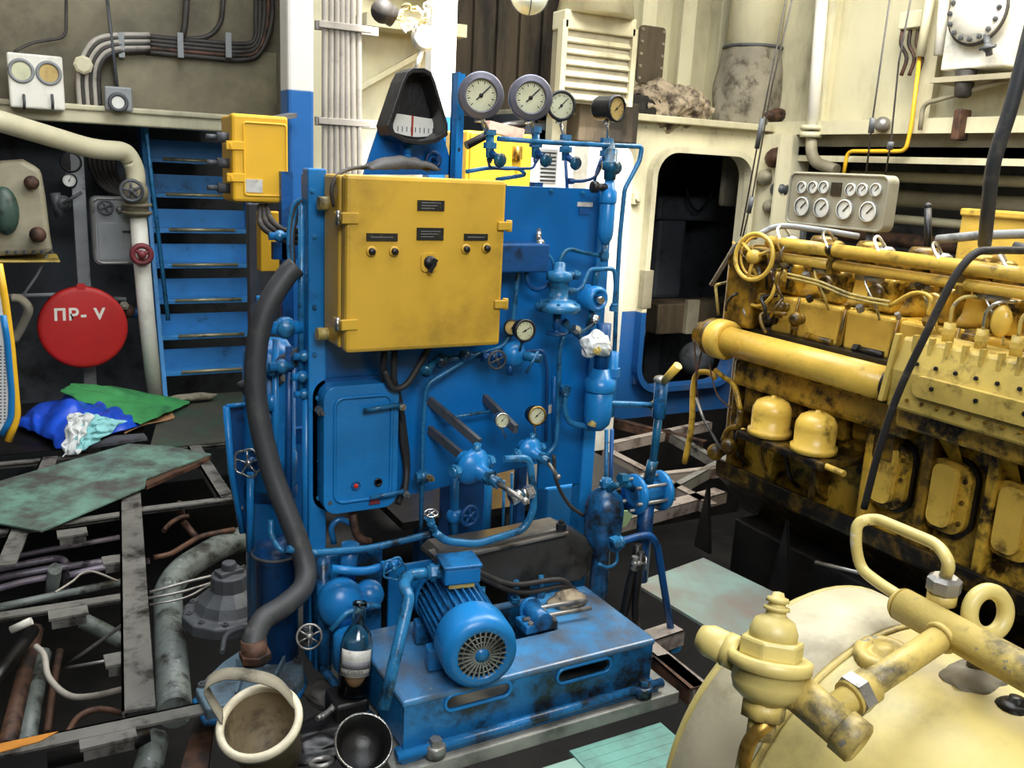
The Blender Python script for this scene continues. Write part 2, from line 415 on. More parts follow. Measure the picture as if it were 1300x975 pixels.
def gauge(label, c, nrm, r, depth, group=None, case='black', dial='dial', needle=40, stem=None, name='pressure_gauge', red=False, stemmat='chrome', tick=True, bez=None):
    c = V(c); n = V(nrm).normalized()
    up = V((0, 0, 1)); ex = up.cross(n).normalized(); ey = n.cross(ex)
    t = thing(name, label, 'gauge', c-n*depth-V((0, 0, r)), group)
    MB().lathe([(0, -depth), (r*.88, -depth), (r*.95, -depth*.9), (r*.95, -depth*.18), (r*1.06, -depth*.16), (r*1.06, 0), (r*.9, r*.06), (r*.84, 0), (r*.84, -r*.08)], c, n, 30, cap=False).build('case', M[case], t)
    if bez == 'wide': MB().lathe([(r*1.07, -depth*.5), (r*1.08, r*.02), (r*1.0, r*.10), (r*.82, r*.10), (r*.80, r*.13), (r*.74, r*.13), (r*.71, -r*.02)], c, n, 36, cap=False).build('bezel', M['bezel'], t)
    elif bez: MB().lathe([(r*1.0, r*.0), (r*1.02, r*.07), (r*.88, r*.1), (r*.83, r*.03)], c, n, 30, cap=False).build('bezel', M[bez], t)
    d = MB().lathe([(0, 0), (r*.86, 0)], c-n*(r*.09), n, 30, cap=False)
    d.build('dial', M[dial], t)
    if tick:
        k_ = MB()
        for k in range(28):
            a = math.radians(-45+270*k/27); w = (ex*math.cos(a)+ey*math.sin(a))
            o = c-n*(r*.088)
            l = .14 if k % 3 == 0 else .07; re_ = .66 if bez == 'wide' else .74
            k_.bar(o+w*r*(re_-l), o+w*r*re_, r*.025 if k % 3 else r*.045, r*.008, up=n)
        k_.build('scale_marks', M['ink'], t)
    a = math.radians(needle); w = ex*math.cos(a)+ey*math.sin(a); o = c-n*(r*.05)
    MB().bar(o-w*r*.3, o+w*r*.62, r*.07, r*.01, up=n).lathe([(0, 0), (r*.1, 0), (r*.1, r*.04), (0, r*.04)], o-n*r*.01, n, 12).build('needle', M['redink' if red else 'ink'], t)
    if stem:
        p = c-n*(depth*.5)-V((0, 0, r*.9)); b = V(stem)
        MB().cyl(p+V((0, 0, r*.1)), b, r*.13, n=10).hexn(p-V((0, 0, r*.3)), (0, 0, 1), r*.24, r*.3).build('stem', M[stemmat], t)
    return t
# ================================================================ THE ROOM
YB, YD, XR = 6.5, 5.2, 5.1
# bilge and hull floor below the removed deck plates
struct(MB().box((-4, -2, -1.1), (7, 9, -1.0)).build('floor', M['bilge']))
# ceiling with the open skylight hatch above the plant
cb = MB()
cb.prism([(-4, -2), (8, -2), (8, 9), (-4, 9)], [[(.2, 1.2), (.2, 5.2), (3.4, 5.2), (3.4, 1.2)]], (0, 0, 4.3), (1, 0, 0), (0, 1, 0), .1)
struct(cb.build('ceiling', M['creamd']))
struct(MB().box((-4.1, -2, -1), (-4, 9, 4.3)).build('wall_left', M['greyw']))
struct(MB().box((-4, -2.1, -1), (7, -2, 4.3)).build('wall_front', M['creamd']))
# back bulkhead: beige upper part over a dark recess
b = MB().box((-4, YB, 1.86), (1.78, YB+.06, 4.3))
struct(b.build('wall_back', M['tanwall']))
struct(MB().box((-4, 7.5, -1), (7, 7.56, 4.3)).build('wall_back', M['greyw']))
struct(MB().box((-4, YB-.14, 1.79), (1.78, YB+.06, 1.875)).box((-4, YB-.16, 1.865), (1.78, YB-.1, 1.9)).build('trim_1', M['cream'], bevel=.01))
struct(MB().box((1.74, YB-.2, 1.86), (1.86, YB+.1, 4.3)).build('trim_2', M['greyd']))
b = MB().box((2.95, 6.6, -1), (5.1, 6.68, 4.3))
for k in range(9): b.box((3.0+k*.2, 6.56, -1), (3.03+k*.2, 6.6, 4.3))
struct(b.build('wall_back', M['brown']))
# beige wall between the pillars with its brackets
mx0 = A(385, 100, Y=5.3).x; mx1 = A(574, 60, Y=5.3).x
b = MB().box((mx0, 5.3, 1.2), (mx1, 5.36, 4.3))
b.bar(A(455, 112, Y=5.26), A(530, 70, Y=5.26), .04, .03)
b.box((mx0+.3, 5.1, 2.38), (mx1, 5.3, 2.45)); b.box((mx0+.35, 5.15, 2.6), (mx1, 5.3, 2.66))
struct(b.build('wall_middle', M['cream']))
# door bulkhead
dl = A(819, 300, Y=YD).x; dr = A(940, 300, Y=YD).x
dcx = (dl+dr)/2; dw = dr-dl; dz0, dz1 = .13, 1.82
dcz = (dz0+dz1)/2
op = rrect(dw, dz1-dz0, .17, 8, dcx, dcz)
b = MB().prism([(3.12, -.1), (XR, -.1), (XR, 2.02), (3.12, 2.02)], [op], (0, YD+.04, 0), (1, 0, 0), (0, 0, 1), .08)
for k in range(11): b.bolt((3.4+k*.155, YD, 1.965), (0, -1, 0), .012)
struct(b.build('wall_door', M['creamw']))
struct(MB().box((3.12, YD, -1), (XR, YD+.08, -.1)).build('wall_door', M['oil']))  # lower wall coloured dark in place of the shade below the floor
b = MB().prism(rrect(dw+.06, dz1-dz0+.06, .2, 8, dcx, dcz), [rrect(dw-.02, dz1-dz0-.02, .17, 8, dcx, dcz)], (0, YD-.03, 0), (1, 0, 0), (0, 0, 1), .09)
struct(b.build('trim_3', M['creamw']))
b = MB().box((3.1, YD-.09, 2.0), (XR, 6.0, 2.045))
struct(b.build('trim_4', M['cream'], bevel=.006))
b = MB().box((3.95, 6.0, 2.0), (XR+.6, 6.06, 4.3))
for x in (4.25, 4.62, 5.0, 5.36): b.box((x, 5.82, 2.04), (x+.025, 6.0, 4.3)); b.box((x-.05, 5.8, 2.04), (x+.075, 5.82, 4.3))
struct(b.build('wall_back', M['cream']))
# the dark room seen through the door
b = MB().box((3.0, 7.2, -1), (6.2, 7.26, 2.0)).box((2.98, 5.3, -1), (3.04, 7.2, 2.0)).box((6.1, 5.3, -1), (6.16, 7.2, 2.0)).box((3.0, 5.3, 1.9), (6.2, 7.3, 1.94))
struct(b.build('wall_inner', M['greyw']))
# starboard side: plating above a ledge, dark recess with pipes below it
b = MB().box((XR, -2, 2.0), (XR+.06, 5.9, 4.3))
for y in (.6, 2.1, 3.9, 4.75): b.box((XR-.1, y, 2.05), (XR, y+.02, 4.3)); b.box((XR-.11, y-.04, 2.05), (XR-.1, y+.06, 4.3))
struct(b.build('wall_right', M['cream']))
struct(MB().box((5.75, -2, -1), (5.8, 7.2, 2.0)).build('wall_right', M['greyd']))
struct(MB().box((XR-.12, -2, 2.0), (XR+.7, YD, 2.05)).box((XR-.14, -2, 1.98), (XR-.12, YD, 2.07)).build('trim_5', M['cream']))
struct(MB().box((XR-.1, -2, 1.84), (XR-.02, YD, 1.90)).box((XR-.1, -2, 1.80), (XR-.085, YD, 1.9)).build('trim_6', M['cream']))
struct(MB().box((XR-.02, -2, 1.9), (XR, YD, 2.0)).build('trim_7', M['creamd']))
struct(MB().box((XR-.2, YD-.3, -.1), (XR+.02, YD, 1.98)).box((XR-.3, YD-.32, -.1), (XR-.18, YD-.3, 1.98)).build('trim_8', M['creamw']))
for i, (z, r, m) in enumerate(((1.72, .035, 'cream'), (1.58, .055, 'creamd'), (1.44, .03, 'cream'), (1.3, .05, 'rustb'))):
    pipe(['cream pipe running highest in the dark recess under the side ledge', 'thick dull beige pipe in the dark recess behind the yellow engine', 'thin cream pipe third down in the recess behind the yellow engine', 'rusty pipe lowest in the recess behind the yellow engine'][i],
         [(XR+.25, -1, z), (XR+.25, 4.7, z)], r, M[m], group='pipes in the side recess')
tag(MB().box((4.55, 2.1, .4), (4.6, 3.22, 1.56)).box((4.53, 2.1, 1.52), (4.55, 3.22, 1.56)).build('equipment_cover', M['engc'], bevel=.01), 'yellow sheet cover standing behind the engine below the ledge', 'cover')
# ---------------------------------------------------------------- light
def area(name, loc, tgt, sx, sy, e, col=(1, 1, 1)):
    l = bpy.data.lights.new(name, 'AREA'); l.shape = 'RECTANGLE'; l.size = sx; l.size_y = sy; l.energy = e; l.color = col
    o = bpy.data.objects.new(name, l); COL.objects.link(o); o.location = loc
    o.rotation_euler = (V(tgt)-V(loc)).to_track_quat('-Z', 'Y').to_euler(); return o
def spot(name, loc, tgt, ang, e, col=(1, 1, 1), rad=.15, blend=.3):
    l = bpy.data.lights.new(name, 'SPOT'); l.spot_size = math.radians(ang); l.energy = e; l.color = col; l.shadow_soft_size = rad; l.spot_blend = blend
    o = bpy.data.objects.new(name, l); COL.objects.link(o); o.location = loc
    o.rotation_euler = (V(tgt)-V(loc)).to_track_quat('-Z', 'Y').to_euler(); return o
area('skylight', (1.6, 3.0, 4.7), (1.6, 2.9, 0), 3.0, 3.8, 190, (.93, .97, 1.0))
area('lamp_starboard', (3.9, 2.6, 3.7), (3.6, 3.0, 0.5), 1.2, 2.2, 115, (1, .94, .80))
area('fill_aft', (.2, -1.2, 3.4), (1.6, 2.6, .6), 2.0, 1.2, 100, (.95, .97, 1.0))  # unseen fill light added behind the camera to brighten the cabinet front
area('fill_port', (-1.0, 4.6, 3.6), (0, 6.2, 1.0), 1.2, .8, 10, (1, .95, .85))  # weak unseen fill light added over the back left wall
spot('sunbeam_pillar', (1.9, 3.0, 5.2), (2.12, 4.3, 2.15), 24, 3000, (1, .97, .92), .1)
spot('sunbeam_locker', (2.6, 3.0, 5.2), (3.35, 4.9, 1.75), 11, 1500, (1, .98, .95), .1)
w = bpy.data.worlds.new('world'); SC.world = w; w.use_nodes = True
w.node_tree.nodes['Background'].inputs[0].default_value = (.75, .87, 1, 1); w.node_tree.nodes['Background'].inputs[1].default_value = .5
SC.view_settings.view_transform = 'Standard'; SC.view_settings.look = 'None'; SC.view_settings.gamma = 1; SC.view_settings.exposure = .5
SC.view_settings.use_curve_mapping = False
struct(MB().box((1.55, 3.75, -.05), (3.05, 5.3, -.01)).build('floor', M['oil']))
# ================================================================ BLUE INSTRUMENT CABINET
YP = 2.72                                      # face of the panel
cl, cr = .805, 1.895
cab = thing('instrument_cabinet', 'tall blue steel instrument cabinet carrying gauges and pipework behind the motor', 'cabinet', (1.35, 2.9, 0))
b = MB().prism([(cl, .52), (1.21, .55), (1.66, .60), (1.66, .5), (cr, .5), (cr, 1.592), (cl, 1.592)], [], (0, YP+.008, 0), (1, 0, 0), (0, 0, 1), .016)
b.build('front_panel', M['blue_panel'], cab)
b = MB().box((cl-.012, YP-.012, .0), (cl+.045, YP+.05, 1.62))
b.build('frame_post', M['blue'], cab, bevel=.005)
MB().box((cl-.004, YP+.05, .02), (cl+.004, YP+.09, 1.6)).build('post_flange', M['blue'], cab)
pr0 = A(757, 700, Y=YP).x; pr1 = A(768, 700, Y=YP).x
MB().box((cr-.055, YP-.012, -.3), (cr, YP+.05, 1.59)).build('frame_post', M['blue'], cab, bevel=.005)
MB().box((cl+.03, YP+.45, -.2), (cl+.07, YP+.49, 1.6)).build('frame_post', M['blue_dark'], cab)
MB().box((cr-.06, YP+.45, -.3), (cr-.02, YP+.49, 1.6)).build('frame_post', M['blue_dark'], cab)
MB().box((cl, YP+.016, 1.575), (cr, YP+.06, 1.592)).build('top_rail', M['blue'], cab, bevel=.003)
MB().box((cl, YP+.45, 1.3), (cr, YP+.48, 1.36)).build('rear_rail', M['blue_dark'], cab)
MB().box((cl+.03, YP+.45, .62), (cr-.05, YP+.48, .68)).build('rear_rail', M['blue_dark'], cab)
for px, py in ((396, 242), (403, 505), (404, 632), (405, 585), (399, 300), (399, 390), (399, 450), (772, 300), (640, 236), (700, 242), (740, 245)):
    MB().bolt(A(px, py, Y=YP-.012), (0, -1, 0), .008).build('bolt', M['blue_pipe'], cab)
# stains and a lighter label left of the filter head
MB().box(A(733, 262, Y=YP-.002)-V((0, 0.002, 0)), A(752, 257, Y=YP)).build('label_strip', M['paper'], cab)
MB().box(A(735, 272, Y=YP-.004)-V((0, 0.002, 0)), A(748, 264, Y=YP)).build('nameplate', M['blue_dark'], cab)
MB().obox(A(697, 520, Y=YP-.002), (1, 0, .3), (0, 1, 0), (0, 0, 1), .012, .001, .016).build('label_strip', M['paper'], cab)
# switch enclosure behind the yellow box
b = MB().box(A(600, 347, Y=2.6)+V((0, -.0, 0)), A(676, 306, Y=YP)); b.build('junction_housing', M['blue_dark'], cab, bevel=.006)
# brackets that carry the pressure regulators
for p0, p1 in (((545, 508), (608, 562)), ((615, 505), (655, 545)), ((545, 545), (600, 590))):
    MB().bar(A(*p0, Y=YP), A(*p1, Y=2.50), .016, .028).build('bracket', M['greyd'], cab)
MB().tube(PY(2.66, (570, 530), (632, 521)), .006, 8).build('bracket_rod', M['blue_pipe'], cab)
# door in the panel
hd = thing('access_hatch', 'blue rounded access hatch with two clamp handles and a small red lamp', 'hatch', A(456, 650, Y=2.64))
p0 = A(411, 655, Y=2.64); p1 = A(507, 485, Y=2.64)
w_, h_ = p1.x-p0.x, p1.z-p0.z; cxh, czh = (p0.x+p1.x)/2, (p0.z+p1.z)/2
MB().prism(rrect(w_, h_, .045, 6, cxh, czh), [], (0, 2.675, 0), (1, 0, 0), (0, 0, 1), .07).build('door', M['blue'], hd, bevel=.012)
b = MB(); rr_ = [V((u, 2.638, v)) for u, v in rrect(w_*.76, h_*.82, .03, 5, cxh+.005, czh)]
b.tube(rr_, .006, 6, closed=True); b.build('raised_rib', M['blue'], hd)
MB().prism(rrect(w_+.03, h_+.02, .055, 6, cxh, czh), [], (0, 2.714, 0), (1, 0, 0), (0, 0, 1), .012).build('frame', M['blue_dark'], hd)
for (a, c) in (((462, 521), (507, 514)), ((470, 632), (512, 624))):
    MB().tube(PY(2.615, a, c), .008, 8).build('clamp_handle', M['blue_pipe'], hd)
    MB().bolt(A(c[0], c[1], Y=2.64), (0, -1, 0), .012, .03).build('clamp_stud', M['chrome'], hd)
for p in ((404, 520), (413, 632)):
    MB().bolt(A(*p, Y=2.69), (0, -1, 0), .014, .035).build('hinge_bolt', M['greyd'], hd)
MB().ball(A(452, 617, Y=2.635), .008, sq=(1, .7, 1)).build('lamp', M['redlamp'], hd, label='small red indicator lamp')
MB().torus(A(452, 617, Y=2.637), (0, -1, 0), .014, .002).build('lamp_ring', M['blue_dark'], hd)
MB().lathe([(0, 0), (.008, 0), (.008, .004), (.014, .004), (.014, 0)], A(480, 612, Y=2.637), (0, -1, 0), 16).build('push_button', M['black'], hd)
MB().prism([(-.018, 0), (.022, 0), (.012, .022), (-.008, .022)], [], A(475, 640, Y=2.634), (1, 0, 0), (0, 0, 1), .003).build('red_mark', M['redw'], hd)
# ---------------------------------------------------------------- yellow electrical boxes
eb = thing('electrical_box', 'large ochre yellow electrical box with rotary switch mounted on blue cabinet', 'electrical box', (1.1, 2.6, 1.115))
bx0, bx1, bz0, bz1 = .842, 1.352, 1.105, 1.607
MB().box((bx0-.004, 2.555, bz0), (bx1-.012, 2.70, bz1)).build('body', M['box'], eb, bevel=.008)
MB().box((bx0, 2.5, bz0-.006), (bx1, 2.55, bz1+.004)).build('door', M['box'], eb, bevel=.012)
MB().box((bx0+.004, 2.548, bz0+.004), (bx1-.006, 2.558, bz1-.004)).build('gasket', M['greyd'], eb)
for z in (1.49, 1.185):
    h = MB().box((bx0-.016, 2.494, z-.016), (bx0+.035, 2.5, z+.016)).box((bx0-.016, 2.494, z-.014), (bx0-.01, 2.57, z+.014))
    h.build('clamp', M['box'], eb, bevel=.003); MB().cyl((bx0-.02, 2.515, z-.02), (bx0-.02, 2.515, z+.02), .007).build('clamp_pin', M['chrome'], eb)
for z in (1.475, 1.232):
    MB().box((bx1-.03, 2.488, z-.013), (bx1+.014, 2.502, z+.013)).cyl((bx1+.012, 2.5, z-.018), (bx1+.012, 2.5, z+.018), .01).build('hinge', M['box'], eb, bevel=.003)
def pl(px, py, w, h, m, nm, Y=2.4985):
    c = A(px, py, Y=Y); return MB().box((c.x-w/2, Y-.003, c.z-h/2), (c.x+w/2, Y+.001, c.z+h/2)).build(nm, m, eb), c
for i, (px, py, w, h) in enumerate(((547, 261, .086, .03), (546, 297, .086, .036), (485, 301, .095, .022), (604, 301, .08, .02))):
    n_, c = pl(px, py, w, h, M['nameplate'], 'nameplate')
    k = MB()
    for j in range(3 if i < 2 else 1):
        zz = c.z+(.008-.008*j if i < 2 else 0)
        k.box((c.x-w*.36, c.y-.0036, zz-.0012), (c.x+w*.36-.01*j, c.y-.003, zz+.0012))
    k.build('engraving', M['inkg'], n_)
for px, py in ((471, 319), (500, 319), (591, 316), (617, 315)):
    c = A(px, py, Y=2.499)
    g = MB().lathe([(.0155, 0), (.0155, .004), (.011, .006)], c, (0, -1, 0), 18).build('button_collar', M['box'], eb)
    MB().lathe([(.010, .003), (.010, .014), (.007, .017), (0, .017)], c, (0, -1, 0), 16).build('push_button', M['black'], g)
c = A(545, 333, Y=2.499)
s_ = MB().prism(rrect(.052, .056, .014, 5), [], c+V((-.002, -.003, 0)), (1, 0, 0), (0, 0, 1), .006).build('switch_plate', M['box'], eb, bevel=.002)
MB().lathe([(.021, .004), (.019, .014), (0, .014)], c, (0, -1, 0), 20).obox(c+V((.003, -.019, -.008)), (1, 0, -.5), (0, 1, 0), (.5, 0, 1), .006, .006, .022).build('rotary_knob', M['black'], s_)
for i, x in enumerate((.97, 1.0, 1.035)):
    MB().cyl((x, 2.62, bz0+.005), (x, 2.62, bz0-.03), .016, n=10).build('cable_gland', M['black'], eb)
for px, py in ((404, 258), (402, 424)):
    MB().cyl(A(px, py, Y=2.66), A(px+22, py, Y=2.66), .02).build('mounting_stud', M['tpipe'], eb)
for i, (q, lab) in enumerate(((((488, 446, 2.62), (486, 475, 2.64), (496, 505, 2.69), (508, 520, 2.7), (511, 560, 2.7), (516, 596, 2.7), (514, 625, 2.66)), 'black cable looping from yellow box down beside the hatch'),
     (((501, 446, 2.62), (500, 480, 2.63), (505, 500, 2.67), (512, 540, 2.7), (517, 600, 2.7), (505, 640, 2.66)), 'second black cable running down right of the hatch'),
     (((545, 440, 2.62), (533, 462, 2.62), (516, 488, 2.62), (498, 492, 2.62), (488, 470, 2.62)), 'black cable sagging under the yellow box'))):
    pipe(lab, PY(2.6, *q), .011, M['rubber'], smooth=5, name='cable', cat='cable')
pipe('dark cloth covered cable lying over the top corner of the yellow box', PY(2.6, (424, 262, 2.6), (421, 240, 2.59), (432, 220, 2.6), (460, 212, 2.66), (520, 210, 2.68), (545, 216, 2.68)), .006, M['cabled'], smooth=5, name='cable', cat='cable')
tag(MB().grid(lambda u, v: A(462+90*u, 214, Y=2.68)+V((0, .1*(v-.5), .035*math.sin(PI*u)**.6*math.sin(PI*v)**.5+.008*noise.noise((u*7, v*4, 1)))), 24, 9).build('rag', M['cabled'], solid=.004), 'dark oily rag bunched on top of the yellow electrical box', 'rag')
# the smaller box on the blue-footed pillar
def pxbox(x0, y0, x1, y1, Y): 
    a = A(x0, y1, Y=Y); c = A(x1, y0, Y=Y); return a.x, a.z, c.x, c.z
YS = 3.2
x0, z0, x1, z1 = pxbox(300, 150, 366, 256, YS)
sb = thing('electrical_box', 'small bright yellow electrical box with pale sticker beside the white pillar', 'electrical box', (x0, YS, z0))
MB().box((x0-.0, YS+.06, z0-.005), (x1-.01, YS+.22, z1)).build('body', M['boxlight'], sb, bevel=.008)
MB().box((x0-.01, YS, z0), (x1, YS+.055, z1+.004)).build('door', M['boxlight'], sb, bevel=.01)
MB().tube([V((u, YS-.001, v)) for u, v in rrect((x1-x0)*.8, (z1-z0)*.84, .01, 3, (x0+x1)/2+.01, (z0+z1)/2)], .004, 6, closed=True).build('door_rib', M['boxlight'], sb)
for z in (z0+.08, z1-.1):
    MB().box((x0-.03, YS-.006, z-.014), (x0+.03, YS, z+.014)).box((x0-.02, YS-.01, z-.008), (x0-.012, YS+.08, z+.008)).build('clamp', M['boxlight'], sb, bevel=.002)
c = A(322, 236, Y=YS-.002)
MB().box((c.x-.03, YS-.003, c.z-.022), (c.x+.03, YS, c.z+.022)).build('sticker', M['paper'], sb)
for k in range(3):
    z = z0+.04+k*.085
    MB().cyl((x0+.01, YS+.1, z), (x0-.04, YS+.1, z), .018, n=10).cyl((x0-.04, YS+.1, z), (x0-.075, YS+.1, z), .009, n=8).build('cable_gland', M['greyd'], sb)
MB().bar(A(352, 150, Y=YS+.05), A(372, 146, Y=YS+.3), .03, .015).build('mounting_lug', M['greyd'], sb)
# pillars and cable ladder behind
def column(lab, x0, x1, Y, d, m, ztop=4.29):
    a = A(x0, 150, Y=Y).x; c = A(x1, 150, Y=Y).x
    return tag(MB().box((a, Y, 0.0), (c, Y+d, ztop)).build('pillar', M[m], bevel=.012), lab, 'pillar')
column('white square pillar with blue lower part behind the small yellow box', 366, 399, 3.6, .12, 'pillar')
tag(MB().box((A(549, 60, Y=4.6).x, 4.6, -1), (A(580, 60, Y=4.6).x, 4.7, 4.29)).build('pillar', M['pillar'], bevel=.01), 'sunlit white pillar rising behind the black gauge hood', 'pillar')
ct = thing('cable_ladder', 'vertical ladder of bundled pale cables left of the gauge hood', 'cable ladder', A(435, 230, Y=4.2))
xs = [A(412+7.2*k, 120, Y=4.2).x for k in range(7)]
zt, zb = 4.2, .6
for k, x in enumerate(xs):
    MB().tube([(x+.006*math.sin(k*2), 4.2, zb), (x, 4.2-.004*k, 1.6), (x+.004*math.sin(k), 4.2, 2.2), (x, 4.2, zt)], .0135, 8).build('cable', M['cable'], ct)
for z in (A(430, 155, Y=4.2).z, A(430, 34, Y=4.2).z, 3.0):
    MB().box((xs[0]-.035, 4.17, z-.015), (xs[-1]+.05, 4.185, z+.015)).box((xs[0]-.035, 4.215, z-.02), (xs[-1]+.1, 4.24, z+.02)).build('cable_clamp', M['cable'], ct, bevel=.003)
# inspection hood on its blue plate
bk = thing('gauge_hood', 'black wedge shaped gauge hood with half round dial above the yellow box', 'gauge', A(520, 215, Y=2.9))
yb = 2.86
pa = [A(px, py, Y=yb) for px, py in ((462, 222), (505, 92), (540, 92), (578, 222))]
MB().prism([(p.x, p.z) for p in pa], [], (0, yb+.01, 0), (1, 0, 0), (0, 0, 1), .012).build('back_plate', M['blue_panel'], bk)
hp = [(487, 160), (492, 172), (508, 181), (530, 184), (550, 181), (564, 172), (564, 158), (548, 104), (543, 92), (534, 87), (520, 87), (512, 92), (506, 104)]
P2 = [A(px, py, Y=2.78) for px, py in hp]; ou = [(p.x, p.z) for p in P2][::-1]
cxx = sum(u for u, v in ou)/len(ou); czz = sum(v for u, v in ou)/len(ou)
inn = [(cxx+(u-cxx)*.86, czz+(v-czz)*.88) for u, v in ou]
if sum(ou[i][0]*ou[(i+1) % len(ou)][1]-ou[(i+1) % len(ou)][0]*ou[i][1] for i in range(len(ou))) < 0: ou.reverse(); inn.reverse()
MB().prism(ou, [inn], (0, 2.80, 0), (1, 0, 0), (0, 0, 1), .1).build('hood', M['black'], bk, bevel=.003)
MB().prism(inn, [], (0, 2.845, 0), (1, 0, 0), (0, 0, 1), .006).build('back', M['black'], bk)
a = A(499, 172, Y=2.835); c = A(555, 148, Y=2.835)
fan = [(a.x, a.z+.035)]+[(a.x+(c.x-a.x)*k/10, a.z+.012*(1-math.sin(PI*k/10))) for k in range(11)]+[(c.x, c.z-.01), (a.x+.012, c.z)]
MB().prism(fan, [], (0, 2.838, 0), (1, 0, 0), (0, 0, 1), .004).build('dial', M['dialw'], bk)
mk = MB()
for k in range(9):
    x = a.x+.015+(c.x-a.x-.03)*k/8; mk.box((x, 2.834, a.z+.014), (x+.002, 2.836, a.z+.03))
mk.build('scale_marks', M['ink'], bk)
MB().bar(A(523, 172, Y=2.832), A(524, 147, Y=2.832), .006, .002, up=(0, 1, 0)).build('needle', M['redink'], bk)
MB().cyl(A(517, 184, Y=2.82), A(517, 196, Y=2.82), .014).ball(A(517, 197, Y=2.82), .014).build('drain_knob', M['blue'], bk)
MB().torus(A(550, 203, Y=2.85), (0, -1, 0), .024, .007).cyl(A(550, 203, Y=2.85), A(558, 203, Y=2.8), .008).build('locking_knob', M['blue_dark'], bk)
x0, z0, x1, z1 = pxbox(571, 94, 591, 225, 2.84)
t = thing('mounting_channel', 'upright blue steel channel with bolt holes behind first gauge', 'bracket', ((x0+x1)/2, 2.84, z0))
MB().box((x0, 2.84, z0-.05), (x1, 2.85, z1)).box((x0, 2.80, z0-.05), (x0+.008, 2.85, z1)).build('channel', M['blue'], t)
for py in (150, 190, 112): MB().lathe([(0, 0), (.007, 0)], A(582, py, Y=2.8395), (0, -1, 0), 12).build('bolt_hole', M['ink'], t)
# ---------------------------------------------------------------- gauges over the panel
vd = (EYE-V((1.6, 2.7, 1.8))).normalized()
YG = 2.72
G = 'large gauges above the cabinet'
def gz(px, py, Y=YG): return A(px, py, Y=Y)
gauge('large round pressure gauge with cream dial, leftmost above the cabinet', gz(611, 121, 2.66), (-.35, -1, 0), .067, .05, G, needle=45, stem=gz(621, 172, 2.70), bez='wide')
gauge('large round pressure gauge second from left above the cabinet', gz(674, 124, 2.68), (-.35, -1, 0), .067, .05, G, needle=45, stem=gz(678, 172, 2.72), bez='wide')
gauge('smaller cream pressure gauge partly behind the second large gauge', gz(713, 134, 2.78), (-.3, -1, 0), .049, .05, G, needle=48, stem=gz(718, 180, 2.78))
gauge('thick black pressure gauge turned to the right above the cabinet', gz(784, 138, 2.66), (.25, -1, -.03), .043, .09, G, needle=40, stem=gz(772, 182, 2.72), dial='dialy')
for i, (x, y0, y1, Y, lab) in enumerate(((622, 172, 200, 2.70, 'needle valve under the leftmost large gauge'), (680, 168, 200, 2.72, 'needle valve under the second large gauge'), (718, 178, 204, 2.78, 'needle valve under the small cream gauge'), (769, 182, 210, 2.72, 'needle valve under the thick black gauge'))):
    p = A(x, y0, Y=Y); q = A(x, y1, Y=Y)
    t = thing('needle_valve', lab, 'valve', q, 'needle valves under the gauges')
    MB().cyl(p, q, .014, n=10).hexn(p, (0, 0, 1), .02, .018).hexn(q+(p-q)*.4, (0, 0, 1), .022, .02).build('body', M['blue_pipe'], t)
    MB().cyl(q+(p-q)*.25, q+(p-q)*.05+V((.015, -.05, -.012)), .012, n=10).build('spindle', M['blue_dark'], t)
    MB().lathe([(0, 0), (.022, 0), (.024, .01), (.018, .018), (0, .018)], q+(p-q)*.05+V((.012, -.04, -.01)), (.25, -1, -.2), 12).build('knob', M['teal_pipe'], t)
pipe('blue horizontal tube crossing under the gauges and bending down at the cabinet corner', PY(2.70, (632, 176), (700, 181), (760, 184), (815, 186), (812, 204), (793, 240), (787, 300), (784, 350), (779, 470)), .0085, M['blue_pipe'], fil=.015)
pipe('thin dark tube between the first valves and the panel top', PY(2.72, (622, 200), (620, 212), (640, 215), (664, 214), (678, 214), (681, 200)), .005, M['blue_dark'], nuts=2)
pipe('thin dark tube dropping from the small gauge valve into the panel', PY(2.76, (718, 204), (720, 240), (722, 262)), .006, M['blue_dark'])
pipe('thin looping tube from black gauge valve to the panel top', PY(2.74, (765, 205), (757, 225), (742, 230), (722, 230)), .006, M['blue_dark'], nuts=2)
pipe('thin tube curving from black gauge valve down behind the panel', PY(2.78, (764, 200), (756, 222), (752, 250)), .006, M['blue_dark'])
pipe('pair of blue tubes lying behind the top edge of the yellow box', PY(2.78, (592, 218), (620, 213), (660, 214), (668, 222), (630, 228)), .007, M['blue_pipe'])
# ================================================================ PIPEWORK ON THE PANEL (centre to right)
def bolts(pts, ax, r, m, parent, name='bolt', h=None):
    for p in pts: MB().bolt(p, ax, r, h).build(name, m, parent)
YQ = 2.63
# filter bodies on the right post
def canister(name, label, px, ytop, ybot, Y, r, m='blue', cap=True):
    p0 = A(px, ybot, Y=Y); p1 = A(px, ytop, Y=Y); h = p1.z-p0.z
    t = thing(name, label, 'filter', p0)
    MB().lathe([(0, 0), (r*.5, 0), (r*.9, h*.1), (r, h*.2), (r, h*.62), (r*.92, h*.64)], p0, (0, 0, 1), 20).build('bowl', M[m], t)
    MB().lathe([(r*1.08, h*.64), (r*1.12, h*.66), (r*1.12, h*.82), (r*.8, h*.86), (r*.6, h), (0, h)], p0, (0, 0, 1), 20).build('head', M[m], t)
    return t, p0, h
t, p0, h = canister('filter_bowl', 'slim blue filter bowl at upper right corner of cabinet', 768, 228, 310, YQ-.02, .026)
MB().lathe([(.02, 0), (.022, .03), (.03, .032), (.03, .06), (.02, .062), (.02, .1), (.012, .105), (0, .14)], p0+V((0, 0, h)), (0, 0, 1), 14).build('upper_fitting', M['teal_pipe'], t)
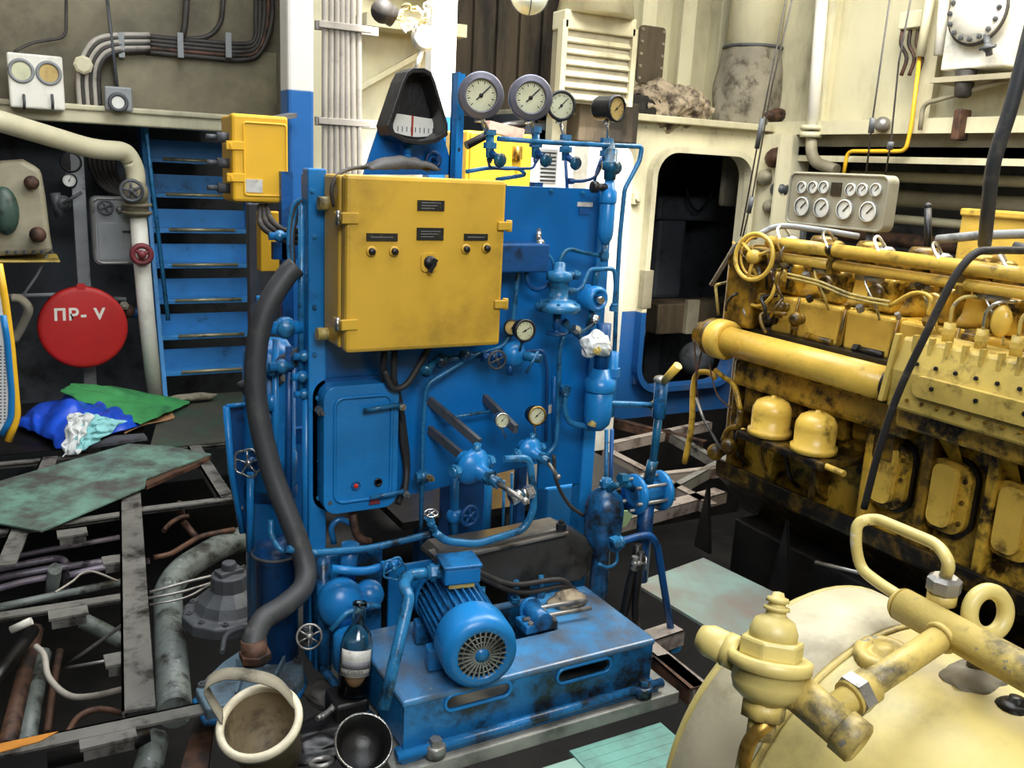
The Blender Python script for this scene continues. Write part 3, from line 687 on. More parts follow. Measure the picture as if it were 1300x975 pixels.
MB().cyl(p0+V((0, 0, h*.88)), p0+V((-.06, -.005, h*.88)), .013).lathe([(.02, 0), (.02, .018), (.012, .02), (0, .02)], p0+V((-.05, 0, h*.88)), (-1, 0, 0), 14).build('side_plug', M['oil'], t)
MB().cyl(p0, p0-V((0, 0, .06)), .012).hexn(p0-V((0, 0, .03)), (0, 0, -1), .018, .018).build('outlet', M['blue_pipe'], t)
t, p0, h = canister('filter_bowl', 'wide blue filter bowl on cabinet edge below the white rag', 757, 468, 545, YQ-.05, .05)
MB().cyl(p0+V((0, 0, h)), p0+V((0, 0, h+.16)), .026, n=14).hexn(p0+V((0, 0, h+.05)), (0, 0, 1), .034, .03).build('neck', M['blue_dark'], t)
MB().cyl(p0+V((.05, .0, h*.2)), p0+V((.05, .0, h*1.25)), .02, n=12).hexn(p0+V((.05, 0, h*.86)), (0, 0, 1), .03, .03).build('side_column', M['blue'], t)
MB().bolt(p0+V((-.04, -.03, h*1.35)), (-1, -1, 0), .018, .03).build('plug', M['tpipe'], t)
# pressure reducer with wide diaphragm
c = A(708, 390, Y=2.6)
t = thing('diaphragm_valve', 'blue diaphragm pressure reducer with wide disc in middle of panel', 'valve', c-V((0, 0, .09)))
MB().lathe([(.03, -.02), (.076, -.012), (.08, 0), (.076, .012), (.05, .026), (.034, .032), (.034, .09), (.045, .092), (.045, .12), (.02, .124), (.018, .15), (.008, .155), (0, .155)], c, (0, 0, 1), 26).build('body', M['blue_pipe'], t)
MB().lathe([(.014, -.02), (.014, -.07), (.008, -.075), (.008, -.085), (.034, -.087), (.036, -.095), (0, -.1)], c, (0, 0, 1), 18).build('adjusting_knob', M['blue_dark'], t)
bolts([c+V((.066*math.cos(k*PI/3), .066*math.sin(k*PI/3), .012)) for k in range(6)], (0, 0, 1), .008, M['blue_pipe'], t)
MB().cyl(c+V((.03, 0, .11)), c+V((.075, -.01, .11)), .012).hexn(c+V((.05, -.005, .11)), (1, 0, 0), .018, .016).build('side_port', M['blue_pipe'], t)
# round regulator to its right
c = A(759, 380, Y=2.58)
t = thing('regulator', 'round blue regulator head facing forward beside the diaphragm disc', 'regulator', c-V((0, 0, .05)))
MB().lathe([(.045, .06), (.045, 0), (.036, -.01), (.03, -.01), (.028, .01), (0, .01)], c+V((0, 0, 0)), (-.1, 1, 0), 22, cap=False).build('body', M['blue'], t)
MB().cyl(c+V((.0, .01, 0)), c+V((.0, -.025, 0)), .012).build('adjusting_screw', M['chrome'], t)
MB().cyl(c+V((0, .03, -.04)), c+V((-.01, .03, -.1)), .012).build('port', M['teal_pipe'], t); MB().cyl(c+V((0, .03, .04)), c+V((.01, .03, .11)), .011).build('port', M['teal_pipe'], t)
# bare tubes of the panel
pipe('blue tube from switch housing bending down to lower gauges', PY(2.655, (686, 310), (660, 330), (654, 380), (650, 420), (640, 440), (600, 452), (541, 488), (537, 540), (534, 690)), .008, M['blue_pipe'], fil=.03)
pipe('looped blue tube left of the diaphragm valve', PY(2.64, (687, 316), (703, 330), (703, 352)), .006, M['blue_pipe'], fil=.03)
tag(MB().ball(A(686, 309, Y=2.65), .016).cyl(A(684, 303, Y=2.65), A(684, 292, Y=2.68), .009).build('tube_joint', M['chrome']), 'bright worn tube joint above the diaphragm valve', 'pipe fitting')
pipe('blue hose loop hanging from switch housing to the diaphragm valve', PY(2.64, (668, 345), (672, 362), (684, 368), (698, 360)), .008, M['blue_dark'], smooth=5)
pipe('dark tube arching from diaphragm valve to slim filter bowl', PY(2.62, (710, 350), (712, 328), (722, 317), (738, 320), (762, 325)), .007, M['teal_pipe'], smooth=5)
pipe('short s-bend tube joining regulator to the cabinet edge', PY(2.60, (720, 370), (738, 368), (748, 342), (780, 341), (782, 362), (779, 395)), .008, M['blue_pipe'], fil=.02, nuts=2)
pipe('dark curled tube below the round regulator', PY(2.58, (757, 400), (752, 412), (738, 421), (728, 417)), .008, M['teal_pipe'], smooth=5, nuts=2, nutmat=M['chrome'])
pipe('blue tube running from diaphragm valve over the rag to the edge', PY(2.62, (716, 408), (730, 425), (752, 436), (763, 447), (762, 468)), .008, M['blue_pipe'], fil=.03, nuts=1.8)
pipe('tall blue tube bending left of wide filter bowl', PY(2.64, (738, 418), (716, 422), (710, 445), (709, 520), (706, 565), (692, 580)), .009, M['blue_pipe'], fil=.03)
pipe('thin blue tube falling down the panel behind the tall tube', PY(2.68, (640, 448), (690, 445), (695, 470), (693, 560)), .007, M['blue_dark'], fil=.02)
pipe('second thin blue tube running down panel beside lower gauges', PY(2.69, (703, 478), (703, 570)), .006, M['blue_panel'])
pipe('blue drain tube with capped top below regulator', PY(2.60, (718, 490), (716, 520), (722, 536), (738, 541), (752, 540)), .011, M['blue_pipe'], fil=.03, nuts=1.9)
pipe('grey blue tube from wide filter bowl out toward the lever', PY(2.56, (752, 541), (757, 525), (768, 512), (800, 513), (835, 515)), .011, M['blue_pipe'], fil=.03, nuts=1.7, nutmat=M['tpipe'])
pipe('pair member blue tube down the right post to the pump', PY(2.66, (770, 545), (768, 690)), .008, M['blue_pipe'])
pipe('blue tube further right running down post to the pump', PY(2.70, (777, 545), (773, 690)), .008, M['blue_dark'])
pipe('thin dark hose trailing from lower gauges to the dented pump', PY(2.6, (703, 578), (706, 610), (722, 640), (741, 655)), .007, M['cabled'], smooth=5)
# white rag stuffed between tubes
def cloth_lump(name, label, c, s, m, seed, cat='rag', n=26, amp=.45, group=None):
    c = V(c)
    def fn(u, v):
        t = 2*PI*u; p = PI*v
        d = V((math.sin(p)*math.cos(t), math.sin(p)*math.sin(t), math.cos(p)))
        k = 1+amp*noise.noise(d*1.2+V((seed, 0, 0)))+.10*math.sin(5*noise.noise(d*1.5+V((seed, 3, 1)))*2.2)
        return c+V((d.x*s[0], d.y*s[1], d.z*s[2]))*k
    return tag(MB().grid(fn, n*2, n, close_u=True).build(name, m, sub=1), label, cat, group)
cloth_lump('rag', 'crumpled white rag stuffed among the blue tubes', A(757, 437, Y=2.56), (.055, .04, .045), M['ragwhite'], 3.3)
# valves and gauges under the yellow box
gauge('small black pressure gauge under right corner of the yellow box', A(667, 420, Y=2.53), (-.08, -1, .0), .036, .035, None, needle=30, stem=A(660, 445, Y=2.58), stemmat='blue_pipe')
gauge('small tilted dark gauge half hidden by the yellow box corner', A(650, 416, Y=2.63), (-.6, -1, .1), .027, .03, None, needle=60, dial='dialy')
valve('dark stop valve with round knurled wheel below the yellow box', A(624, 452, Y=2.62), (1, 0, .05), (-.1, -1, -.05), .024, M['blue_dark'], M['greyd'], 1.25)
t = thing('regulator', 'dome shaped blue regulator with lever below the small gauge', 'regulator', A(655, 455, Y=2.6)-V((0, 0, .04)))
c = A(650, 450, Y=2.62)
MB().lathe([(.02, 0), (.042, .01), (.045, .03), (.036, .055), (.02, .065), (0, .066)], c+V((0, .03, 0)), (.3, -1, 0), 20).build('body', M['blue'], t)
MB().cyl(c+V((.03, -.02, 0)), c+V((.075, -.07, -.005)), .016).build('spindle', M['blue_pipe'], t)
MB().tube([A(683, 446, Y=2.54), A(668, 474, Y=2.54)], .005).build('lever', M['blue_pipe'], t)
MB().cyl(c-V((0.005, 0, .03)), c-V((.005, 0, .07)), .01).build('drain', M['blue_dark'], t)
t = thing('valve_manifold', 'oily valve manifold bar under the yellow box', 'manifold', A(565, 455, Y=2.66))
MB().tube(PY(2.66, (545, 460), (600, 452), (640, 446)), .012).ball(A(560, 458, Y=2.65), .026).ball(A(590, 452, Y=2.65), .022).build('body', M['blue_dirty'], t)
MB().cyl(A(552, 460, Y=2.62), A(540, 472, Y=2.58), .012).lathe([(0, 0), (.02, 0), (.02, .01), (0, .01)], A(541, 470, Y=2.585), (-.4, -.8, -.3), 12).build('plug', M['teal_pipe'], t)
gauge('small cream gauge, left one of the lower pair on the regulators', A(638, 534, Y=2.5), (-.15, -1, .1), .024, .035, 'lower cream gauges', needle=50, case='chrome', stem=A(642, 556, Y=2.54))
gauge('larger cream gauge, right one of the lower pair on the regulators', A(682, 528, Y=2.5), (-.12, -1, .1), .032, .04, 'lower cream gauges', needle=40, bez='brass', stem=A(680, 556, Y=2.54))
def regulator(label, c, ax, s, arm):
    t = thing('pressure_regulator', label, 'regulator', c-V((0, 0, s)))
    c = V(c)
    MB().lathe([(s*.35, s*.9), (s*.5, s*.8), (s*.5, s*.3), (s*.95, s*.25), (s, s*.1), (s, -s*.1), (s*.95, -s*.2), (s*.7, -s*.5), (s*.4, -s*.65), (s*.36, -s*1.1), (0, -s*1.1)], c, -V(ax), 24).build('body', M['blue'], t)
    ex, ey, a = frame(ax)
    bolts([c+(ex*math.cos(k*PI/3)+ey*math.sin(k*PI/3))*s*.84+a*s*.1 for k in range(6)], ax, s*.13, M['blue_pipe'], t)
    MB().cyl(c+a*s*.6, c+a*s*1.9, s*.3, n=14).hexn(c+a*s*1.1, a, s*.42, s*.3).build('spring_cap', M['blue_pipe'], t)
    MB().cyl(c+a*s*1.7, c+a*s*1.7+V(arm), s*.14, n=10).ball(c+a*s*1.7+V(arm), s*.2).build('handle', M['steel'], t)
    MB().cyl(c+ex*s*.6, c+ex*s*1.5, s*.24).cyl(c-ex*s*.6, c-ex*s*1.5, s*.24).hexn(c+ex*s*1.1, ex, s*.36, s*.28).hexn(c-ex*s*1.1, -ex, s*.36, s*.28).cyl(c+ey*s*.5, c+ey*s*1.3, s*.2).build('ports', M['blue_pipe'], t)
    return t
regulator('large blue pressure regulator pointing forward with greasy steel spindle', A(600, 592, Y=2.45), V((.35, -1, -.25)), .062, V((.05, -.1, -.035)))
regulator('blue pressure regulator behind the lower gauge pair with slanting handle', A(672, 572, Y=2.52), V((.3, -1, -.2)), .048, V((.03, -.03, -.05)))
pipe('bent blue tube looping from regulator down to the hatch side coupling', PY(2.36, (640, 583), (672, 581), (677, 625), (677, 650), (664, 673), (605, 691), (566, 687), (552, 676)), .0125, M['blue_pipe'], fil=.03)
valve('small chrome topped valve at the end of bent blue tube', A(547, 664, Y=2.37), (.5, 0, -1), (-.1, -.2, 1), .017, M['blue_pipe'], M['chrome'], 1.2)
pipe('short stub tube with bright fitting joining the bent tube', PY(2.33, (676, 623), (655, 630), (648, 634)), .011, M['blue_pipe'], nuts=2, nutmat=M['chrome'])
t = thing('tube_cross', 'blue cross fitting on the tall tube beside the hatch', 'pipe fitting', A(537, 606, Y=2.64))
MB().cyl(A(537, 612, Y=2.64), A(537, 598, Y=2.64), .016).hexn(A(528, 606, Y=2.64), (1, 0, 0), .017, .04).build('body', M['blue_pipe'], t); MB().bolt(A(543, 606, Y=2.63), (.3, -1, 0), .012, .02).build('plug', M['tpipe'], t)
pipe('blue pipe running low across cabinet front from hose to valve', PY(2.56, (365, 697), (400, 702), (470, 696), (530, 682), (545, 678)), .012, M['blue_pipe'], fil=.03)
pipe('lower blue pipe ending at the flower shaped valve wheel', PY(2.5, (420, 722), (460, 726), (492, 718)), .014, M['blue'], fil=.03)
valve('blue valve with flower shaped wheel left of the motor', A(497, 716, Y=2.47), (1, 0, .1), (-.2, -1, .1), .022, M['blue'], M['blue_pipe'], 1.55, wavy=.1)
# inner things below the panel
t = thing('lower_valve', 'blue valve body below panel behind the bent tube', 'valve', A(590, 690, Y=2.72))
MB().box(A(568, 690, Y=2.78), A(603, 600, Y=2.86)).build('bracket', M['blue_dark'], t)
MB().cyl(A(577, 680, Y=2.72), A(577, 600, Y=2.72), .016).ball(A(577, 655, Y=2.72), .03).build('body', M['blue'], t)
wheel(MB(), A(596, 655, Y=2.66), (0.2, -1, 0), .034, .007, 5).build('handwheel', M['blue_dark'], t)
tag(MB().cyl(A(638, 690, Y=3.0), A(640, 610, Y=3.0), .006).cyl(A(648, 690, Y=3.0), A(650, 600, Y=3.0), .006).build('rod_pair', M['blue_pipe']), 'pair of thin blue rods hanging below the panel', 'rod')
tag(MB().lathe([(.06, 0), (.06, .26), (.05, .28), (0, .28)], A(603, 690, Y=3.05), (0, 0, 1), 18).build('inner_column', M['blue']), 'blue round column inside the cabinet below the panel', 'column')
tag(MB().box(A(690, 690, Y=3.2)-V((0, 0, .35)), A(716, 606, Y=3.3)).build('support_post', M['blue'], bevel=.01), 'broad blue support post under the panel beside mint plate', 'post')
tag(MB().box(A(717, 700, Y=3.5)-V((0, 0, .2)), A(741, 603, Y=3.52)).build('locker_panel', M['mint'], bevel=.004), 'mint green steel sheet showing below panel near the right post', 'panel')
tag(MB().poly(PY(3.3, (775, 650), (808, 648), (795, 668), (770, 678)), .01, (0, -1, 0)).build('gusset_plate', M['mint']), 'pale green triangular plate behind the dented blue pump', 'plate')
# ---------------------------------------------------------------- right hand pump, lever and pipes
c = A(764, 690, Y=2.55)
t = thing('hand_pump', 'dented grimy blue pump pot standing right of the cabinet post', 'pump', V((c.x, c.y, -.25)))
zt = A(764, 628, Y=2.55).z
MB().lathe([(.035, -.25), (.035, c.z-.02), (.05, c.z), (.068, c.z+.03), (.072, zt-.05), (.062, zt-.01), (.03, zt+.02), (0, zt+.03)], V((c.x, c.y, 0)), (0, 0, 1), 22).build('body', M['blue_dirty'], t)
MB().cyl((c.x, c.y, zt), (c.x, c.y, zt+.06), .018).hexn((c.x, c.y, zt+.03), (0, 0, 1), .026, .02).build('top_fitting', M['blue_pipe'], t)
c = A(822, 625, Y=2.5)
t = thing('flanged_valve', 'black and blue flanged valve carrying the long lever right of cabinet', 'valve', c-V((0, 0, .1)))
MB().cyl(c-V((.07, 0, 0)), c+V((.07, 0, 0)), .04, n=18).build('body', M['blue_dirty'], t)
for s in (-.065, .05):
    MB().lathe([(.02, 0), (.075, 0), (.075, .016), (.02, .016)], c+V((s, 0, 0)), (1, 0, 0), 24).build('flange', M['blue'], t)
for k in range(6):
    a = k*PI/3+.3; q = c+V((0, .058*math.cos(a), .058*math.sin(a)))
    MB().cyl(q-V((.085, 0, 0)), q+V((.085, 0, 0)), .007, n=8).build('stud', M['steel'], t)
MB().tube([c-V((.06, 0, -.02)), A(790, 612, Y=2.5), A(772, 622, Y=2.53)], .014).hexn(A(795, 608, Y=2.5), (-1, 0, .1), .022, .03).build('inlet', M['teal_pipe'], t)
MB().cyl(c, c+V((0, .0, -.35)), .03).build('outlet_pipe', M['blue_dark'], t)
t = thing('lever', 'long dark blue lever with yellow wooden grip rising right of cabinet', 'lever', A(828, 592, Y=2.5))
MB().cyl(A(823, 612, Y=2.5), A(829, 585, Y=2.5), .02).cyl(A(829, 590, Y=2.5), A(837, 520, Y=2.5), .014, .016).build('shaft', M['teal_pipe'], t)
MB().cyl(A(836, 530, Y=2.5), A(840, 483, Y=2.5), .024, n=14).build('socket', M['blue_dirty'], t)
MB().ball(A(839, 482, Y=2.5), .027, sq=(1, 1, .6)).build('socket_cap', M['steel'], t)
MB().cyl(A(843, 484, Y=2.48), A(861, 464, Y=2.42), .014, .016).build('grip', M['engc'], t)
pipe('blue tube bowing over from the pump down to the deck', PY(2.42, (776, 692), (800, 684), (824, 678), (834, 690), (842, 740), (856, 824)), .014, M['blue_dark'], fil=.06, nuts=2, nutmat=M['blue_pipe'])
pipe('dark tube under the flanged valve reaching into the bilge', PY(2.4, (810, 690), (806, 720), (800, 740), (792, 780), (780, 830)), .016, M['oil'], fil=.03)
pipe('second dark tube descending near the white valve wheel', PY(2.38, (814, 700), (810, 735), (806, 770), (809, 806)), .014, M['oil'], fil=.03)
pipe('thin grey ring of tube beside the right post', PY(2.45, (782, 690), (783, 712), (772, 720), (760, 716)), .006, M['blue_pipe'], smooth=5)
valve('small valve with white handwheel low right of the pump', A(806, 715, Y=2.38), (0, 0, 1), (1, -.6, 0.05), .018, M['steel'], M['chrome'], 1.3)
# ---------------------------------------------------------------- pump skid and motor
slab = [A(455, 985, Z=0), A(500, 975, Z=0), A(850, 872, Z=0), V((1.98, 2.62, 0)), V((.72, 2.62, 0))]
tag(MB().box((.84, 2.045, -.045), (1.84, 2.72, 0.0)).build('skid_foundation', M['slab'], bevel=.004), 'grey oily steel foundation slab under blue motor skid', 'foundation')
sk = thing('pump_skid', 'blue cast base with two slotted holes under the electric motor', 'base frame', (1.3, 2.3, 0))
sx0, sx1, sy0, sy1, sz = .885, 1.755, 2.10, 2.52, .165
u0 = [(sx0, .028), (sx1, .028), (sx1, sz), (sx0, sz)]
def slot(px0, py0, px1, py1):
    a = A(px0, py0, Y=sy0); c = A(px1, py1, Y=sy0)
    return rrect(c.x-a.x, .05, .024, 6, (a.x+c.x)/2, (a.z+c.z)/2)
s1 = slot(565, 893, 648, 873); s2 = slot(707, 859, 775, 843)
MB().prism(u0, [s1, s2], (0, sy0+.006, 0), (1, 0, 0), (0, 0, 1), .012).build('front_web', M['blue_dirty'], sk, bevel=.003)
for s_ in (s1, s2):
    MB().tube([V((u, sy0-.002, v)) for u, v in s_], .006, 6, closed=True).build('slot_rim', M['blue'], sk)
MB().box((sx0, sy1-.012, .028), (sx1, sy1, sz)).build('rear_web', M['blue_dirty'], sk)
MB().box((sx0, sy0+.012, .028), (sx0+.012, sy1-.012, sz)).build('end_web', M['blue'], sk); MB().box((sx1-.012, sy0+.012, .028), (sx1, sy1-.012, sz)).build('end_web', M['blue'], sk)
b = MB().prism([(sx0-.006, sy0-.006), (sx1+.006, sy0-.006), (sx1+.006, sy1), (sx0-.006, sy1)], [[(1.28, 2.28), (1.28, 2.5), (1.5, 2.5), (1.5, 2.28)]], (0, 0, sz+.008), (1, 0, 0), (0, 1, 0), .022)
b.build('top_plate', paint('grimy_sheen_skid_top', '#3d90cc', .24, '#574f46', .55, 5, chip='#a9c8da', chipamt=.2, dsoft=.5), sk, bevel=.008)  # grimy top, made lighter blue to carry the skylight's reflection
MB().box((sx0-.02, sy0-.03, 0), (sx1+.02, sy0+.03, .028)).build('foot_flange', M['blue_dirty'], sk, bevel=.008); MB().box((sx0-.02, sy1-.03, 0), (sx1+.02, sy1+.03, .028)).build('foot_flange', M['blue_dirty'], sk, bevel=.008)
MB().tube([(sx0-.03, sy0-.026, .03), (sx1+.03, sy0-.026, .03)], .016, 10).build('foot_rail', M['blue_dirty'], sk)
for x in (sx0+.085, sx1-.05):
    MB().lathe([(.03, 0), (.03, .03), (.024, .034)], (x, sy0-.034, .01), (0, 0, 1), 16).hexn((x, sy0-.034, .044), (0, 0, 1), .018, .018).build('holding_bolt', M['steel'] if x < 1 else M['blue_dirty'], sk)
cloth_lump('rag', 'oily rag lying on the right end of the blue skid', (1.62, 2.42, sz+.035), (.06, .05, .03), M['ragdirty'], 8.1, n=16)
# motor
ang = math.radians(9.5)
ax = V((-math.sin(ang), -math.cos(ang), 0)); rx = V((math.cos(ang), -math.sin(ang), 0)); upv = V((0, 0, 1))
fc = A(612, 832, Y=2.04)
mc = V((fc.x, fc.y, fc.z))
R0 = .108
mt = thing('electric_motor', 'blue finned electric motor with round fan grille on the skid', 'motor', mc-ax*.18-V((0, 0, R0+.03)))
def ML(prof, n=36, sm=True, cap=False): return MB().lathe(prof, mc, ax, n, sm, cap)
ML([(0, -.125), (R0*.98, -.125), (R0*1.04, -.11), (R0*1.04, -.03), (R0*.98, -.008), (R0*.8, 0), (R0*.66, .002), (R0*.66, -.01)]).build('fan_cowl', M['blue'], mt)
ML([(0, -.012), (R0*.66, -.012)]).build('fan_recess', M['oil'], mt)
for k in range(26):
    a = 2*PI*k/26; d = rx*math.cos(a)+upv*math.sin(a)
    MB().bar(mc+d*R0*.2, mc+d*R0*.68, .0045, .005, up=ax).build('grille_bar', M['steel'], mt)
MB().lathe([(0, .004), (R0*.2, .002), (R0*.2, -.006)], mc, ax, 18).build('grille_hub', M['blue_dirty'], mt)
for q in (.36, .52): MB().torus(mc-ax*.002, ax, R0*q, .0018, 30, 6).build('grille_ring', M['steel'], mt)
ML([(R0*.8, -.125), (R0*.8, -.37), (R0*.7, -.385), (0, -.385)]).build('stator_frame', M['blue_dirty'], mt)
for k in range(30):
    a = 2*PI*(k+.5)/30; d = rx*math.cos(a)+upv*math.sin(a)
    p = mc+d*R0*.86-ax*.24
    MB().obox(p, ax, d, ax.cross(d), .112, R0*.1, .0028).build('fin', M['blue_dirty'], mt)
ML([(R0*.95, -.355), (R0*1.0, -.36), (R0*1.0, -.39), (R0*.6, -.41), (0, -.41)]).build('end_shield', M['blue'], mt)
ML([(0, -.40), (.016, -.40), (.016, -.47), (0, -.47)]).build('shaft', M['steel'], mt)
tb = mc-ax*.26+upv*(R0+.035)
MB().obox(tb, rx, ax, upv, .056, .05, .026).build('terminal_box', M['blue'], mt, bevel=.006)
MB().obox(tb+upv*.03, rx, ax, upv, .06, .054, .005).build('terminal_cover', M['blue_dirty'], mt, bevel=.003)
MB().obox(tb-upv*.03, rx, ax, upv, .04, .04, .012).build('terminal_base', M['tpipe'], mt)
MB().cyl(tb-rx*.05, tb-rx*.1, .022, n=14).hexn(tb-rx*.075, -rx, .027, .015).build('cable_gland', M['blue_pipe'], mt)
for s in (-1, 1):
    for q in (.17, .33):
        MB().obox(mc-ax*q+rx*s*R0*.75-upv*(R0*.8), rx, ax, upv, .035, .025, .035).build('foot', M['blue_dirty'], mt, bevel=.006)
b = tb-rx*.1
pipe('bent grey conduit with blue sleeve dropping from the motor terminal box', [b, b-rx*.055+V((0, -.0, .0)), A(512, 745, Y=2.24), A(520, 757, Y=2.2), A(503, 830, Y=2.14), A(487, 900, Y=2.1)], .018, M['blue_pipe'], fil=.03)
tag(MB().box((1.14, 2.25, sz+.019), (1.29, 2.5, mc.z-R0-.0)).build('motor_plinth', M['blue_dirty'], bevel=.004), 'blue packing plinth below the electric motor', 'plinth')
# black coupling guard / oil tray behind the motor
gd = thing('coupling_guard', 'black half round coupling guard with grey rim behind the motor', 'guard', (1.5, 2.62, .2))
pg = [(548, 712), (560, 700), (640, 686), (718, 670), (745, 682), (756, 700), (752, 722), (738, 738), (700, 742), (640, 742), (580, 735)]
P2 = [A(px, py, Y=2.55) for px, py in pg]; ou = [(p.x, p.z) for p in P2][::-1]
MB().prism(ou, [], (0, 2.61, 0), (1, 0, 0), (0, 0, 1), .12).build('shell', M['guard'], gd, bevel=.012)
MB().poly([A(543, 698, Y=2.58), A(560, 712, Y=2.52), A(640, 694, Y=2.52), A(722, 676, Y=2.52), A(712, 664, Y=2.70), A(640, 676, Y=2.70)], .008).build('rim_strip', M['steel'], gd)
MB().bolt(A(712, 673, Y=2.53), (0, 0, 1), .018, .025).build('bolt', M['black'], gd)
for i, pts_ in enumerate((((598, 722), (650, 742), (710, 736), (726, 752), (724, 778)), ((600, 728), (660, 752), (718, 744), (735, 760), (733, 780)))):
    pipe(['black motor cable sagging in front of coupling guard', 'second black motor cable just below the first'][i], PY(2.44, *pts_), .010, M['rubber'], smooth=6, name='cable', cat='cable')
for i, (p, q) in enumerate((((662, 775), (745, 762)), ((664, 787), (750, 772)))):
    pipe(['steel tie rod between pump parts on the skid, rear one', 'steel tie rod between pump parts on the skid, front one'][i], [A(*p, Z=.22), A(*q, Z=.22)], .008, M['steel'])
t = thing('gear_pump', 'greasy small gear pump on skid beside the motor', 'pump', (1.47, 2.33, sz+.019))
MB().box((1.38, 2.28, sz+.0185), (1.5, 2.36, sz+.05)).build('base', M['blue_dirty'], t, bevel=.006)
MB().cyl((1.44, 2.27, sz+.06), (1.44, 2.38, sz+.06), .03).lathe([(.04, 0), (.04, .014)], (1.44, 2.36, sz+.062), (0, 1, 0), 18).build('body', M['blue_dirty'], t)
bolts([(1.4, 2.29, sz+.05), (1.485, 2.29, sz+.05), (1.485, 2.35, sz+.05)], (0, 0, 1), .01, M['steel'], t)
for i, x in enumerate((1.33, 1.46, 1.56)):
    tag(MB().cyl((x, 2.50, sz+.019), (x, 2.50, sz+.1), .009).hexn((x, 2.5, sz+.02), (0, 0, 1), .018, .016).build('stud_bolt', M['blue_pipe']), ['blue stud bolt behind motor, nearest the terminal box', 'blue stud bolt in the middle behind the motor', 'blue stud bolt nearest the oily rag'][i], 'bolt')
# ---------------------------------------------------------------- left flank of the cabinet
tall = thing('heat_exchanger', 'tall blue cylinder standing along the cabinet left side', 'tank', (.73, 2.95, -.2))
MB().lathe([(.085, -.2), (.085, .62), (.09, .63), (.09, .67), (.085, .68), (.085, 1.02), (.06, 1.06), (0, 1.07)], (.73, 2.95, 0), (0, 0, 1), 24).build('shell', M['blue'], tall)
MB().lathe([(.088, .52), (.09, .53), (.09, .55), (.088, .56)], (.73, 2.95, 0), (0, 0, 1), 24, cap=False).build('band', M['blue_dark'], tall)
bp = thing('side_guard', 'blue bent sheet guard standing off the cabinet left flank', 'guard', A(305, 690, Y=3.0))
q = [A(px, py, Y=2.95) for px, py in ((287, 516), (322, 512), (330, 690), (308, 676), (294, 600))]
MB().prism([(p.x, p.z) for p in q], [], (0, 2.96, 0), (1, 0, 0), (0, 0, 1), .012).build('sheet', M['blue_dark'], bp)
MB().tube([A(287, 516, Y=2.93), A(294, 600, Y=2.93), A(308, 676, Y=2.93)], .012, 6).tube([A(287, 516, Y=2.93), A(322, 512, Y=2.93)], .008, 6).build('edge_flange', M['blue'], bp)
MB().bolt(A(306, 645, Y=2.95), (0, -1, 0), .009).build('bolt', M['chrome'], bp)
valve('chrome rimmed valve wheel sticking out by the black hose', A(322, 583, Y=2.80), (0, 0, 1), (-.7, -1, .05), .022, M['blue_dark'], M['chrome'], 2.0, wavy=.08, spokes=5)
for i, (x, y0, y1, Y, r, m) in enumerate(((349, 430, 640, 2.84, .011, 'blue'), (366, 440, 660, 2.80, .012, 'blue_dark'), (382, 260, 500, 2.76, .011, 'blue_pipe'), (388, 500, 720, 2.74, .014, 'blue'), (322, 440, 520, 2.95, .02, 'blue_dark'), (317, 600, 700, 2.86, .012, 'blue'), (374, 690, 800, 2.72, .012, 'blue_pipe'), (344, 500, 520, 2.85, .02, 'blue'))):
    pipe(['thin blue riser by the black hose on cabinet flank', 'dark blue riser behind the black hose', 'upper blue riser along the cabinet corner below the lamp box', 'blue riser closest to the cabinet corner post', 'dark blue short riser left of the black hose', 'blue riser under the chrome rimmed wheel', 'pale blue riser near the cabinet foot', 'stubby blue collar behind the hose'][i], [A(x, y1, Y=Y), A(x+1, y0, Y=Y)], r, M[m])
for i, (px, py, Y, s) in enumerate(((362, 416, 2.76, .035), (386, 452, 2.74, .02), (384, 478, 2.74, .02), (358, 465, 2.78, .024), (386, 500, 2.74, .018), (345, 470, 2.82, .02), (340, 380, 2.9, .022), (355, 300, 2.9, .02))):
    c = A(px, py, Y=Y)
    t = thing('pipe_union', ['big round capped union beside the top of black hose', 'blue union nut at corner of cabinet, upper', 'blue union nut at corner of cabinet, second', 'knobbly blue union by the hose bend', 'blue union nut at corner of cabinet, lowest', 'dark blue union behind black hose', 'blue union under the small yellow box', 'small blue union beside the grey wire coil'][i], 'pipe fitting', c-V((0, 0, s)))
    MB().ball(c, s).cyl(c-V((s*1.7, 0, 0)), c+V((s*1.5, 0, 0)), s*.6).build('body', M['blue_dirty' if i % 2 else 'blue'], t)
    MB().lathe([(s*.75, 0), (s*.78, s*.9), (s*.6, s*1.1), (0, s*1.12)], c, (-.2, -1, 0), 14).build('cap', M['blue_pipe'], t)
for i, pts_ in enumerate((((304, 490, 2.95), (330, 478, 2.9), (360, 455, 2.82), (395, 440, 2.76)), ((310, 498, 2.95), (340, 480, 2.9), (372, 462, 2.8), (396, 455, 2.76)), ((318, 470, 2.95), (340, 490, 2.9), (360, 480, 2.84)))):
    pipe(['grey rubber hose slanting behind the black hose, upper', 'grey rubber hose slanting behind the black hose, lower', 'short dark hose hanging at the cabinet flank'][i], PY(2.9, *pts_), .014, M['greyd'], smooth=5, name='hose', cat='hose')
for i in range(4):
    pipe(['grey blue wire arching under the small yellow box, outermost', 'grey blue wire arching under the small yellow box, second', 'grey blue wire arching under the small yellow box, third', 'grey blue wire arching under the small yellow box, innermost'][i],
         PY(2.9, (388-2*i, 250+4*i, 2.78), (372+2*i, 262+4*i, 2.8), (366+2*i, 300, 2.8), (368+2*i, 345, 2.8)), .006, M['cabled' if i % 2 else 'blue_pipe'], smooth=5, name='wire', cat='wire')
